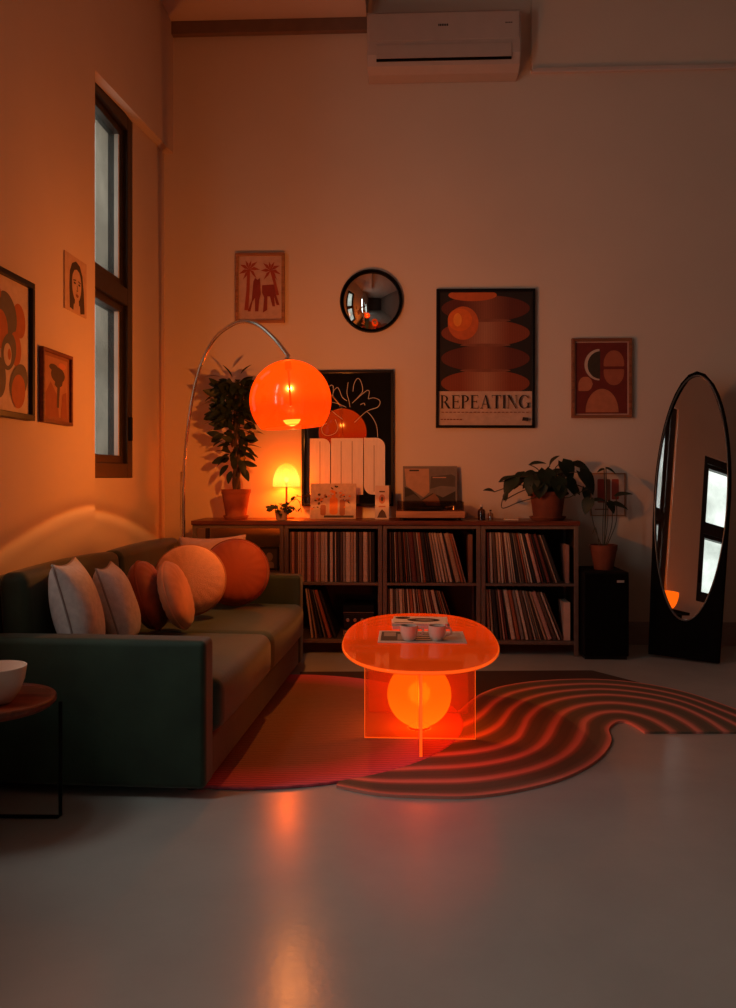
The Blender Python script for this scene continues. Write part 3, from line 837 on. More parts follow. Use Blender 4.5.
sh = [(rrect(.08, .05, .92, .95, .02), 1), ([(.1, .05), (.1, .40), (.28, .58), (.5, .40), (.6, .05)], 2), (ell(.55, .70, .26, .12), 3), ([(.45, .62), (.75, .66), (.70, .55), (.62, .52), (.58, .20), (.50, .20), (.52, .50), (.42, .54)], 3),
      (ell(.38, .80, .16, .05), 3), ([(.65, .05), (.72, .42), (.86, .46), (.9, .05)], 2), (ell(.70, .85, .14, .05), 4)]
picture('small_framed_print', 'small wood-framed brown figure print, below the portrait on the left wall', 'picture', (XA, (a.y+b.y)/2, (za+zb_)/2), b.y-a.y, za-zb_, .016, .022, wood_mat('reddish frame', '5a2a18', '7a3a20', .5, 4.0),
        [p_brown, pr('tan ground', (.36, .16, .08, 1)), pr('rust figure', (.26, .07, .03, 1)), pr('dark figure', (.05, .025, .02, 1)), p_salmon], sh, wall='left')

# black picture above the cabinet
PY = YB
c, w, h = wall_rect(302, 371, 393.5, 506)
BG = newmat('glazed black picture')
def gloss_black():
    m, nt, out = BG
    df = N(nt, 'ShaderNodeBsdfDiffuse')
    nz = N(nt, 'ShaderNodeTexNoise'); nz.inputs['Scale'].default_value = 5; nz.inputs['Detail'].default_value = 6
    rp = N(nt, 'ShaderNodeValToRGB'); rp.color_ramp.elements[0].color = (.004, .004, .004, 1); rp.color_ramp.elements[1].color = (.014, .014, .011, 1)
    nt.links.new(nz.outputs['Fac'], rp.inputs['Fac']); nt.links.new(rp.outputs['Color'], df.inputs['Color'])
    gl = N(nt, 'ShaderNodeBsdfGlossy'); gl.inputs['Roughness'].default_value = .01
    mx = N(nt, 'ShaderNodeMixShader'); mx.inputs[0].default_value = .24
    nt.links.new(df.outputs[0], mx.inputs[1]); nt.links.new(gl.outputs[0], mx.inputs[2]); nt.links.new(mx.outputs[0], out.inputs['Surface'])
    return m
GB = gloss_black()
CHALK = M('chalk line', (.55, .5, .42, 1), .8, var=.1)
BPY = R(-.8)
bp = thing('black_picture', 'glossy black picture of a line-drawn flower over a slatted white shape, behind the lamps', 'picture', c+Vector((0, -.006, 0)), (0, 0, BPY))
a, b = w/2, h/2; fw = .016
m = MB(); m.box((-a, -.03, -b), (a, 0, -b+fw)); m.box((-a, -.03, b-fw), (a, 0, b)); m.box((-a, -.03, -b+fw), (-a+fw, 0, b-fw)); m.box((a-fw, -.03, -b+fw), (a, 0, b-fw))
m.build('frame', BLACK, bp, bevel=.002)
MB().flat([(-a+fw, -b+fw), (a-fw, -b+fw), (a-fw, b-fw), (-a+fw, b-fw)], -.014).build('picture_glass', GB, bp)
def bl(u, v): 
    q = onY(u, v, YB-.02); return (q.x-c.x, q.z-c.z)
m = MB()
LN = 706/105
def cp(x, y): return bl(295+x/LN, 360+y/LN)
curves = [[(232, 178), (245, 168), (258, 182), (254, 240), (262, 205), (285, 185), (300, 205), (318, 250), (350, 275)],
          [(358, 150), (352, 190), (350, 230), (362, 270), (370, 318)], [(390, 212), (396, 165), (415, 128), (435, 130), (450, 165), (455, 205), (440, 232), (385, 290)],
          [(385, 290), (440, 240), (485, 205), (500, 215), (492, 262)], [(492, 262), (530, 255), (565, 268), (572, 290), (555, 318), (505, 335), (470, 355), (400, 420)],
          [(250, 283), (300, 298), (345, 318)], [(245, 340), (275, 365), (320, 400)], [(215, 425), (190, 440), (178, 465), (190, 495), (215, 508), (255, 500), (280, 480), (288, 450), (270, 400)],
          [(480, 345), (510, 372), (540, 420), (552, 460), (556, 520)], [(440, 300), (465, 290), (470, 305)]]
for cv in curves:
    ribbon_quads(m, catmull([cp(*q) for q in cv], 6), .0042, -.0148, 0)
m.build('flower_drawing', CHALK, bp)
SLW = M('white slat board', (.78, .70, .62, 1), .6, var=.05, stretch=(8, 1, 1))
def slab(x0, y0, x1, y1, rr, grooves):
    A = cp(x0, y1); B = cp(x1, y0)
    m = MB()
    poly = rrect(A[0], A[1], B[0], B[1], rr)
    Tm = Matrix(((1, 0, 0, 0), (0, 0, 1, 0), (0, 1, 0, 0), (0, 0, 0, 1)))
    m.prism(poly, -.034, -.016, 0, Tm)
    for g in grooves:
        G = cp(g, 0)[0]; z0 = A[1]+.02; z1 = B[1]-.02
        if g > 500: z1 = B[1]-.05
        m.box((G-.0022, -.0346, z0), (G+.0022, -.0341, z1), 1)
    m.build('white_slat_panel', [SLW, M('groove', (.28, .19, .14, 1))], bp)
slab(102, 528, 238, 905, (0, .02, .05, 0), [170])
slab(244, 526, 459, 905, (0, 0, 0, .004), [312, 386])
slab(465, 524, 606, 905, (.06, 0, .06, 0), [533])

# ------------------------------------------------------------------ things on the cabinet
def pot(t, rt, rb, h, m, saucer=True, sr=None, rim=.018):
    z = 0
    if saucer:
        sr = sr or rb*1.28
        MB().lathe([(0, 0), (sr*.86, 0), (sr, .018), (sr*1.0, .024), (sr*.94, .024), (sr*.84, .008), (0, .008)], 40).build('saucer', m, t, smooth=35); z = .0085
    MB().lathe([(0, z), (rb, z), (rt*.96, z+h-rim*1.6), (rt*.96, z+h-rim*1.55), (rt, z+h-rim*1.5), (rt*1.02, z+h), (rt*.93, z+h), (rt*.90, z+h-.022), (0, z+h-.022)], 40).build('pot', m, t, smooth=35)
    MB().lathe([(rt*.895, z+h-.0215), (rt*.6, z+h-.014), (0, z+h-.012)], 32).build('soil', SOIL, t, smooth=60)
    return z+h-.014
# tall ficus
P = onZ(236.5, 520, CTOP); Y = 5.47
bx = onY(236, 500, Y).x
fi = thing('potted_ficus', 'tall bushy potted ficus in a terracotta pot at the left end of the cabinet', 'plant', (bx, Y, CTOP+.0006))
zs = pot(fi, .094, .064, .185, TERRA)
r = random.Random(21)
m = MB()
topz = 1.1+(478-378)*Y/850-CTOP
for k in range(3):
    a = 2*pi*k/3
    pts = []
    for j in range(12):
        t = j/11
        pts.append((.018*cos(a+t*9)*(1-.2*t)+.01*sin(t*3), .018*sin(a+t*9)*(1-.2*t), zs+(.62 if k else .70)*t))
    m.tube(pts, [.013-.007*(j/11) for j in range(12)], 8)
m.build('trunk', BARK, fi, smooth=60)
m = MB()
def blob_leaf(m, cz, rad, n, L, W, r, spread=1.0, dx=0):
    for _ in range(n):
        a = r.uniform(0, 2*pi); rr_ = rad*sqrt(r.random()); zz = cz+r.uniform(-1, 1)*spread
        p = Vector((dx+rr_*cos(a), rr_*sin(a)*.8, zz))
        d = Vector((cos(a)+r.uniform(-.4, .4), sin(a)+r.uniform(-.4, .4), r.uniform(-.7, .7)))
        l = L*r.uniform(.75, 1.2)
        up = (0, 0, 1) if r.random() < .45 else (r.uniform(-.5, .5), -1, r.uniform(-.1, .5))
        m.leaf(p, d, up, l, W*r.uniform(.8, 1.2), bend=r.uniform(.05, .35))
blob_leaf(m, zs+.585, .135, 170, .085, .046, r, .13)
blob_leaf(m, zs+.45, .11, 70, .088, .050, r, .12)
blob_leaf(m, zs+.27, .085, 22, .09, .052, r, .10)
blob_leaf(m, zs+.67, .10, 60, .08, .044, r, .04)
for (x, z, dx, dz, L, W) in ((-.04, .24, -.7, -.3, .085, .05), (.05, .25, .9, -.3, .10, .05), (.03, .20, .5, -.9, .10, .06), (-.05, .17, -.5, -.5, .09, .055), (.04, .15, .6, -.7, .095, .06), (-.03, .30, -.9, .1, .085, .05),
                          (.06, .32, .8, .3, .085, .05), (-.04, .34, -.6, -.8, .08, .05), (.03, .36, .6, -.7, .08, .055), (-.02, .13, -.3, -.9, .08, .05), (.0, .22, -.1, -.9, .09, .055), (.05, .29, 1, -.5, .10, .045), (-.05, .21, -1, -.4, .09, .03), (.02, .40, .6, -.5, .08, .05)):
    m.leaf((x, r.uniform(-.05, .02), zs+z), (dx, r.uniform(-.5, .1), dz), (0, -.6, 1), L, W, bend=.3)
for a, z in ((160, .66), (175, .58), (190, .46), (30, .70), (15, .74), (200, .41), (-20, .40), (100, .74), (70, .76), (150, .74)):
    d = Vector((cos(R(a)), -.2, sin(R(a))*.4))
    m.leaf(Vector((d.x*.11, -.03, zs+z)), d, (0, 0, 1), .10, .022, bend=.25)
m.build('foliage', LEAF, fi, smooth=180)

# small trailing plant in front of mushroom lamp
Y = 5.40
sp_ = thing('small_trailing_plant', 'small trailing plant in a pale pot, in front of the glowing mushroom lamp', 'plant', (onY(281.5, 500, Y).x, Y, CTOP+.0006))
zs = pot(sp_, .042, .034, .062, M('pale clay', (.45, .27, .18, 1), .8), saucer=False, rim=.01)
m = MB(); ml = MB()
r = random.Random(4)
blob_leaf(ml, zs+.022, .055, 46, .04, .026, r, .022, dx=-.012)
for pts in ([(0, 0, zs), (.04, 0, zs+.05), (.09, -.01, zs+.085), (.12, -.02, zs+.06), (.13, -.02, zs+.0)], [(0, 0, zs), (.05, 0, zs+.06), (.10, .0, zs+.10), (.135, .0, zs+.09), (.15, 0, zs+.04)], [(0, 0, zs), (.03, 0, zs+.03), (.07, -.01, zs+.04), (.10, -.02, zs+.005)]):
    q = catmull(pts, 6); m.tube(q, .0022, 6)
    for i in range(5, len(q), 4):
        ml.leaf(q[i], (r.uniform(-1, 1), r.uniform(-1, .2), r.uniform(-.8, .6)), (0, 0, 1), .035, .022, bend=.2)
m.build('stems', STEM, sp_, smooth=60); ml.build('foliage', LEAF, sp_, smooth=180)

# mushroom lamp
Y = 5.595
lx = onY(286.5, 500, Y).x
def vz(v, Y): return 1.1+(478-v)*Y/850
zt = vz(463, Y)-CTOP; zb_ = vz(487, Y)-CTOP; zbm = zb_; lr = 27.5/2*Y/850
ml_ = thing('mushroom_lamp', 'small glowing yellow dome table lamp on the cabinet', 'lamp', (lx, Y, CTOP+.0006))
ysh = glow_shell('yellow lamp shade', None, 2.1, (1, .62, .2, 1), .55, .04, grad=(zb_, zt, [(0, (1, .52, .05, 1)), (.35, (1, .80, .10, 1)), (.7, (1, .62, .06, 1)), (1, (1, .36, .02, 1))]))
prof = [(lr*.97, zb_), (lr, zb_+.004)]
hh = zt-zb_
for i in range(1, 15):
    t = i/14
    prof.append((lr*max(0.0, 1-t**2.1)**.5, zb_+.004+(hh-.004)*t))
MB().lathe(prof, 48, cap0=False).build('lamp_shade', ysh, ml_, smooth=180)
ORNG = M('orange enamel', (.50, .12, .025, 1), .35, var=.05)
MB().lathe([(0, 0), (.052, 0), (.052, .007), (.012, .012), (.0065, .02), (.0065, zb_+.02), (.014, zb_+.03), (0, zb_+.034)], 32).build('stand', ORNG, ml_, smooth=40)
BULBY = newmat('warm bulb'); em = N(BULBY[1], 'ShaderNodeEmission'); em.inputs['Color'].default_value = (1, .62, .14, 1); em.inputs['Strength'].default_value = 6; BULBY[1].links.new(em.outputs[0], BULBY[2].inputs['Surface'])
def sphere_prof(r, z, n=12): return [(max(0, r*sin(pi*i/n)), z-r*cos(pi*i/n)) for i in range(n+1)]
MB().lathe(sphere_prof(.017, zb_+.048), 20).build('bulb', BULBY[0], ml_, smooth=180)

# flower board and small card
Y = 5.50
w = 46*Y/850; h = 36*Y/850
fb = thing('flower_board', 'pale board printed with orange vases and flowers, leaning below the black picture', 'picture', (onY(333, 500, Y).x, Y, CTOP+.0008), (R(-9), 0, 0))
MB().box((-w/2, 0, 0), (w/2, .012, h)).build('board', M('pale board', (.62, .40, .26, 1), .7, var=.15, scale=30), fb, bevel=.0015)
m = MB(); k = [0]
def fl(poly, mi):
    k[0] += 1; m.flat([(-w/2+w*x, h*z) for x, z in poly], -.0004-.0001*k[0], mi)
fl(rrect(.42, .12, .60, .62, .08), 0); fl(rrect(.64, .10, .76, .55, .05), 1); fl(rrect(.46, .62, .55, .80, .03), 0); fl(rrect(.22, .10, .34, .40, .05), 1); fl([(.3, .04), (.95, .04), (.95, .10), (.3, .10)], 2)
r = random.Random(9)
for (cx, cz, n) in ((.26, .55, 15), (.50, .82, 9), (.74, .70, 14), (.14, .45, 9), (.84, .5, 8)):
    for _ in range(n):
        fl(ell(cx+r.uniform(-.10, .10), min(.95, cz+r.uniform(-.2, .16)), r.uniform(.015, .035), r.uniform(.02, .045), 8, rot=r.uniform(0, 3)), r.choice((2, 2, 0, 1, 3)))
m.build('printed_flowers', [pr('vase orange', (.80, .20, .02, 1)), pr('vase rust', (.40, .12, .04, 1)), pr('flower dark', (.07, .04, .025, 1)), p_pink], fb)
Y = 5.46; w2 = 14*Y/850; h2 = 34*Y/850
cdn = thing('small_card', 'narrow pale card with a small red motif, left of the turntable', 'card', (onY(382, 500, Y).x, Y, CTOP+.0008), (R(-6), 0, 0))
MB().box((-w2/2, 0, 0), (w2/2, .022, h2)).build('card', M('pale card', (.66, .47, .36, 1), .7), cdn, bevel=.001)
m = MB(); w, h = w2, h2; k = [0]
fl(ell(.5, .60, .22, .14), 0); fl(ell(.5, .60, .10, .07), 1); fl(rrect(.3, .80, .7, .84, .01), 1); fl([(.15, .05), (.85, .05), (.7, .22), (.5, .30), (.3, .2)], 1); fl(rrect(.25, .36, .75, .40, .01), 0)
m.build('printed_motif', [p_salmon, pr('card dark', (.10, .05, .03, 1))], cdn)

# turntable
Y0t, Y1t = 5.33, 5.60
x0, x1 = onY(396, 500, Y0t).x, onY(465, 500, Y0t).x
w = x1-x0
tt = thing('turntable', 'turntable with a light wood plinth and clear dust cover on the cabinet', 'turntable', ((x0+x1)/2, Y0t, CTOP+.0006))
MB().box((-w/2, 0, .016), (w/2, Y1t-Y0t, .058)).build('plinth', wood_mat('pale plinth', '9a6a4c', 'b8846274'[:6], .5, 3.0), tt, bevel=.003)
for sx in (-w/2+.04, w/2-.04):
    for sy in (.03, Y1t-Y0t-.03): MB().lathe([(.018, 0), (.02, .004), (.016, .0155)], 16, 0, Matrix.Translation((sx, sy, 0))).build('foot', BLACK, tt, smooth=40)
MB().lathe([(0, .0585), (.125, .0585), (.125, .072), (.120, .075), (0, .075)], 48, 0, Matrix.Translation((-.04, .135, 0))).build('platter', BLACK, tt, smooth=40)
MB().tube([(.16, .22, .06), (.16, .22, .085), (.155, .19, .088), (.12, .08, .084), (.095, .06, .080)], [.009, .008, .004, .0035, .006], 10).build('tonearm', CHROME, tt, smooth=60)
dc = MB(); q = w/2-.006; dd = Y1t-Y0t-.006; ht = .115
dc.box((-q, .006, .0585), (q, .009, ht)); dc.box((-q, dd-.003, .0585), (q, dd, ht)); dc.box((-q, .009, .0585), (-q+.003, dd-.003, ht)); dc.box((q-.003, .009, .0585), (q, dd-.003, ht)); dc.box((-q, .006, ht), (q, dd, ht+.003))
dc.build('dust_cover', glass_mat('smoked acrylic cover', .07, (.85, .78, .74, 1), .05), tt)
# album cover standing behind
Y = 5.625
alb = thing('album_cover', 'grey mountain album cover standing behind the turntable', 'record', (onY(430, 500, Y).x, Y, CTOP+.0008), (R(-4), 0, 0))
w = 54*Y/850; h = vz(466, Y)-CTOP
MB().box((-w/2, 0, 0), (w/2, .006, h)).build('sleeve', M('sleeve grey', (.10, .085, .075, 1), .55), alb, bevel=.001)
m = MB(); k = [0]
fl([(.02, .02), (.98, .02), (.98, .98), (.02, .98)], 0); fl([(.06, .62), (.03, .95), (.48, .95), (.49, .50), (.38, .40)], 1); fl([(.03, .02), (.03, .60), (.14, .56), (.34, .36), (.55, .48), (.74, .40), (.97, .52), (.97, .02)], 2)
fl([(.03, .40), (.20, .46), (.34, .36), (.50, .34), (.30, .22), (.03, .20)], 3); fl([(.36, .34), (.58, .48), (.66, .38), (.70, .24), (.45, .24)], 4)
fl([(.52, .80), (.90, .84), (.97, .80), (.97, .60), (.70, .62), (.5, .56)], 3); fl([(.12, .90), (.30, .90), (.30, .93), (.12, .93)], 2); fl([(.55, .77), (.80, .77), (.80, .79), (.55, .79)], 1)
m.build('cover_print', [pr('sky grey', (.18, .15, .13, 1)), pr('peak glow', (.46, .27, .17, 1)), pr('mountain', (.035, .030, .027, 1)), pr('slope', (.09, .075, .065, 1)), pr('rock glow', (.24, .12, .07, 1))], alb)

# little bottles
BOT = glass_mat('brown bottle glass', .10, (.35, .22, .15, 1), .03)
def bottle(u, r_, h_, Y, label, cap, name='glass_bottle', glassm=BOT, liquid=True):
    t = thing(name, label, 'bottle', (onY(u, 500, Y).x, Y, CTOP+.0006), group='little bottles on the cabinet')
    MB().lathe([(0, 0), (r_, 0), (r_, h_*.55), (r_*.85, h_*.66), (r_*.34, h_*.74), (r_*.34, h_*.86), (0, h_*.86)], 28).build('bottle_body', glassm, t, smooth=35)
    MB().lathe([(0, h_*.87), (r_*.4, h_*.87), (r_*.42, h_), (0, h_)], 20).build('cap', cap, t, smooth=35)
    if liquid: MB().lathe([(0, .003), (r_*.9, .003), (r_*.9, h_*.35), (0, h_*.35)], 24).build('liquid', M('amber liquid', (.10, .04, .02, 1), .2), t, smooth=35)
bottle(481.5, .024, .098, 5.43, 'stout dark glass bottle with a pale cap, right of the turntable', WHITE)
bottle(490.5, .018, .066, 5.40, 'small clear bottle between the dark bottle and the bushy plant', BLACKM, glassm=glass_mat('clear bottle', .12, (.72, .62, .55, 1), .03), liquid=False)
Y = 5.36
o = MB().rbox((.088, .055, .012), .004, mid=2, seg=2).build('soap_dish', M('pale stone', (.55, .40, .32, 1), .5), smooth=60, loc=(onY(511, 500, Y).x, Y, CTOP+.0068))
tag(o, 'flat pale stone dish in front of the bushy plant pot', 'dish')

# bushy plant
Y = 5.44
bpx = onY(547.5, 500, Y).x
bu = thing('bushy_plant', 'bushy broad-leaved plant in a large terracotta pot on the right end of the cabinet', 'plant', (bpx, Y, CTOP+.0006))
zs = pot(bu, .112, .088, .172, TERRAD, sr=.115)
MLv = MB(); MSt = MB()
r = random.Random(33)
def stalk(pts, L, W, d, up=(0, -.5, 1), bend=.35, heart=True):
    q = catmull(pts, 5); MSt.tube(q, .0032, 6)
    MLv.leaf(Vector(q[-1]), d, up, L, W, bend=bend, heart=heart, n=7)
def px(u, v, dy=0): 
    q = onY(u, v, Y+dy); return Vector((q.x-bpx, dy, q.z-CTOP))
for (u, v, dx, dz, L, W, dy) in ((516, 478, -.7, -.7, .13, .10, -.05), (500, 482, .6, .5, .10, .055, -.02), (494, 492, -.6, .3, .075, .05, 0), (505, 500, .1, 1.0, .08, .035, 0), (530, 465, .7, .3, .10, .05, .02),
    (562, 462, .5, -.7, .13, .12, -.04), (580, 472, .8, -.9, .16, .12, -.08), (573, 464, .9, -.2, .12, .09, .02), (585, 488, .2, -1, .10, .055, -.02), (545, 470, .1, -.8, .12, .11, -.10), (534, 478, -.4, -.8, .11, .10, -.10),
    (556, 478, .3, -.9, .12, .11, -.12), (566, 480, .6, -.7, .11, .10, -.08), (525, 474, -.6, -.5, .12, .09, .05), (550, 466, .2, .6, .09, .08, .04), (540, 484, -.1, -1, .09, .09, -.12), (570, 486, .7, -.4, .08, .07, -.06), (560, 488, .1, -1, .07, .08, -.12)):
    e = px(u, v, dy); s0_ = Vector((r.uniform(-.04, .04), r.uniform(-.04, .04), zs))
    mid = (s0_+e)/2+Vector((0, 0, .05))
    stalk([tuple(s0_), tuple(mid), tuple(e)], L, W, (dx, -.35, dz))
for _ in range(26):
    a = r.uniform(0, 2*pi); rr_ = .095*sqrt(r.random())
    e = Vector((rr_*cos(a), rr_*sin(a)-.02, zs+r.uniform(.045, .13)))
    s0_ = Vector((e.x*.3, e.y*.3, zs))
    stalk([tuple(s0_), tuple((s0_+e)/2+Vector((0, 0, .02))), tuple(e)], r.uniform(.075, .105), r.uniform(.065, .09), (cos(a), sin(a)-.3, r.uniform(-.6, .5)))
blob_leaf(MLv, zs+.04, .085, 40, .08, .06, r, .03)
for pts in ([px(520, 502, -.12), px(502, 508, -.13), px(505, 492, -.10)], [px(566, 498, -.10), px(576, 494, -.11), px(588, 489, -.08)]):
    MSt.tube(catmull([tuple(Vector((0, -.03, zs))), *[tuple(q) for q in pts]], 6), .003, 6)
MSt.build('stems', STEM, bu, smooth=60); MLv.build('foliage', LEAF2, bu, smooth=180)

# ------------------------------------------------------------------ black speaker + little plant
SY = 5.20
x0 = ux[4]+.012; x1 = onY(629, 600, SY).x
zt = vz(571, SY)
spk = thing('speaker_cabinet', 'tall black floor speaker with a small silver badge, between the cabinet and the oval mirror', 'speaker', ((x0+x1)/2, SY, 0))
w = x1-x0
MB().box((-w/2, 0, .02), (w/2, .36, zt)).build('body', BLACKM, spk, bevel=.006)
MB().box((-w/2+.008, -.012, .03), (w/2-.008, -.0005, zt-.012)).build('grille', M('speaker cloth', (.004, .004, .0035, 1), .95, var=.3, scale=200, spec=.05), spk, bevel=.004)
MB().box((w/2-.075, -.0155, zt-.062), (w/2-.032, -.0125, zt-.048)).build('badge', M('silver badge', (.6, .55, .5, 1), .3, metal=.6), spk, bevel=.001)
MB().box((-w/2+.01, .01, 0), (w/2-.01, .35, .0195)).build('base', BLACK, spk)
Y = 5.36
lpx = onY(603.5, 500, Y).x
lp = thing('little_potted_plant', 'thin-stemmed plant in a small terracotta pot on top of the black speaker', 'plant', (lpx, Y, zt+.0006))
zs = pot(lp, .084, .058, vz(544, Y)-zt, TERRAD, saucer=False, rim=.022)
MLv = MB(); MSt = MB()
def px2(u, v, dy=0):
    q = onY(u, v, Y+dy); return Vector((q.x-lpx, dy, q.z-zt))
for (u, v, dx, dz, L, W, dy, u0) in ((590, 499, -.5, -1, .10, .075, -.03, 602), (612, 504, .9, -.1, .10, .06, -.02, 605), (616, 496, .9, .35, .10, .05, 0, 606), (604, 501, -.9, .2, .10, .05, .0, 603), (606, 468, .9, -.35, .07, .03, .0, 604), (604, 469, -.9, -.2, .05, .025, .02, 604), (608, 502, .4, -.6, .08, .06, -.04, 604)):
    e = px2(u, v, dy); b0 = px2(u0, 545, 0); b0.z = zs-.004
    MSt.tube(catmull([tuple(b0), tuple(b0*.5+e*.5+Vector(((u0-603)*.012-.004, 0, .0))), tuple(e)], 6), .0028, 6)
    MLv.leaf(e, (dx, -.3, dz), (0, -.5, 1), L, W, bend=.3, heart=True, n=7)
MSt.tube(catmull([(-.03, -.02, zs-.004), (-.06, -.06, zs+.12), (-.085, -.085, zs+.09)], 6), .0025, 6)
MSt.build('stems', STEM, lp, smooth=60); MLv.build('foliage', LEAF2, lp, smooth=180)

# ------------------------------------------------------------------ oval floor mirror
base = onZ(683.5, 660, 0)
om = thing('oval_floor_mirror', 'tall oval standing mirror with a solid black base, at the right', 'mirror', (base.x, base.y, .010), (R(-8), R(1.0), R(-31)))
bw = .222; eh = .785; ez = .985
def outline(a, b, cz, n=40): return ell(0, cz, a, b, n, 0, pi)
Tm = Matrix(((1, 0, 0, 0), (0, 0, 1, 0), (0, 1, 0, 0), (0, 0, 0, 1)))
# body: half oval on straight sides, with an oval opening for the glass
ga, gb, gz = .212, .757, .985
out_ = [(x, z) for x, z in outline(bw, eh, ez)]
n = 96
def body_pt(th):
    d = Vector((cos(th), sin(th)))
    # outer outline along direction from (0, gz)
    if d.y >= 0:
        k = 1/sqrt((d.x/bw)**2+(d.y/eh)**2); return (d.x*k, ez+d.y*k)
    kx = bw/abs(d.x) if abs(d.x) > 1e-6 else 1e9; ky = ez/abs(d.y)
    k = min(kx, ky); zz = ez+d.y*k; return (d.x*k*(.91+.09*zz/ez), zz)
ths = [2*pi*i/n for i in range(n)]
c1 = math.atan2(-ez, bw); ths += [c1 % (2*pi), (pi-c1) % (2*pi)]
ths = sorted(ths)
m = MB(); vs = []; fs = []; n = len(ths)
for y in (-.03, .03):
    for th in ths: p = body_pt(th); vs.append((p[0], y, p[1]))
for th in ths: vs.append((ga*cos(th), -.03, gz+gb*sin(th)))
for th in ths: vs.append((ga*cos(th), -.018, gz+gb*sin(th)))
for i in range(n):
    j = (i+1) % n
    fs.append((i, n+i, n+j, j)); fs.append((i, j, 2*n+j, 2*n+i)); fs.append((2*n+i, 2*n+j, 3*n+j, 3*n+i))
fs.append(tuple(n+i for i in range(n)))
m.add(vs, fs); m.build('mirror_body', M('black mirror body', (.003, .003, .003, 1), .8, var=.2, spec=.05), om)
MIRR = mirror_mat('silver mirror', (.97, .96, .95, 1))
m = MB(); m.flat(ell(0, gz, ga, gb, 80), -.0205); m.build('mirror_glass', MIRR, om)
m = MB(); pts = [(ga*cos(2*pi*i/96), -.030, gz+gb*sin(2*pi*i/96)) for i in range(96)]
m.tube(pts, .005, 8, closed=True); m.build('mirror_rim', M('dark steel', (.12, .11, .10, 1), .3, metal=.8), om, smooth=60)
# ------------------------------------------------------------------ wall shelf and bowl lamp (seen in the oval mirror)
bpy.context.view_layer.update()
MW = om.matrix_world; mn_ = (MW.to_3x3() @ Vector((0, -1, 0))).normalized(); mp_ = MW @ Vector((0, -.0205, 0)); CP = Vector((0, 0, CAMZ))
def mirrored(u, v, X):
    d = ray(u, v); t = (mp_-CP).dot(mn_)/d.dot(mn_); h = CP+d*t; q = d-2*d.dot(mn_)*mn_
    return h+q*((X-h.x)/q.x)
LX = XA+.12
q0, q1 = mirrored(668, 592, LX), mirrored(668, 609, LX)
bz = q1.z; bh = q0.z-q1.z
ws = thing('floating_shelf', 'dark wall shelf on the left wall, seen only in the oval mirror', 'shelf', (XA+.001, q0.y, bz-.031))
MB().box((0, -.26, 0), (.20, .13, .03)).build('board', BLACKM, ws, bevel=.003)
for yy in (-.2, .07): MB().box((0, yy-.01, -.10), (.14, yy+.01, -.001)).build('bracket', BLACKM, ws, bevel=.003)
bl_ = thing('bowl_lamp', 'glowing orange bowl lamp on the dark shelf, seen in the oval mirror', 'lamp', (LX, q0.y, bz))
pf = [(.045, 0)]+[(.115*sin(R(20+70*i/12)), bh*(1-cos(R(90*i/12))**1.0)*.0+bh*(i/12)**1.6) for i in range(1, 13)]
MB().lathe(pf, 40, cap1=True).build('bowl_shade', glow_shell('orange bowl', (1.4, .16, .004, 1), 1.0, (1, .6, .3, 1), .9, .04), bl_, smooth=50)

# ------------------------------------------------------------------ sofa
VEL = M('dark green velvet', (.022, .046, .026, 1), .75, var=.35, scale=5, bump=.08, bscale=80, sheen=.35)
VEL2 = M('green velvet seat', (.042, .074, .048, 1), .75, var=.25, scale=4, bump=.08, bscale=80, sheen=.30)
SL, SD = 2.08, .885
pn = onZ(208.5, 801, 0)
SR = R(-2.4)
sofa = thing('sofa', 'long dark green velvet sofa against the left wall', 'sofa', (pn.x, pn.y, 0), (0, 0, SR))
# local: x from -SD (back) to 0 (front), y from 0 (near arm) to SL
AT = .115; SEAT = .385; ARMH = .542
for y0_ in (0, SL-AT):
    MB().rbox((SD-.076, AT, ARMH-.035), .022, (-SD/2+.026, y0_+AT/2, .035+(ARMH-.035)/2), crown=(0, 0, .004)).build('arm', VEL, sofa, smooth=180)
MB().rbox((SD-.03, SL-2*AT-.004, .15), .015, (-SD/2-.005, SL/2, .035+.075)).build('base', VEL, sofa, smooth=180)
MB().rbox((.06, SL, .70), .025, (-SD+.031, SL/2, .035+.35)).build('back_frame', VEL, sofa, smooth=180)
half = (SL-2*AT)/2
for i in range(2):
    yc = AT+half*(i+.5)
    MB().rbox((SD-.11, half-.006, .195), .05, (-(SD-.11)/2+.012, yc, SEAT-.195/2), crown=(.014, 0, .012)).build('seat_cushion', VEL2, sofa, smooth=180)
    T = Matrix.Translation((-SD+.132, yc, .570)) @ Matrix.Rotation(R(-4), 4, 'Y')
    MB().rbox((.11, half-.006, .37), .038, crown=(.018, 0, .012), T=T).build('back_cushion', VEL, sofa, smooth=180)
for x in (-.08, -SD+.08):
    for y in (.08, SL-.08):
        MB().lathe([(.022, 0), (.028, .034), (0, .034)], 16, 0, Matrix.Translation((x, y, .0015+.0125*(1 if x > -.3 else 0)))).build('foot', BLACK, sofa, smooth=40)

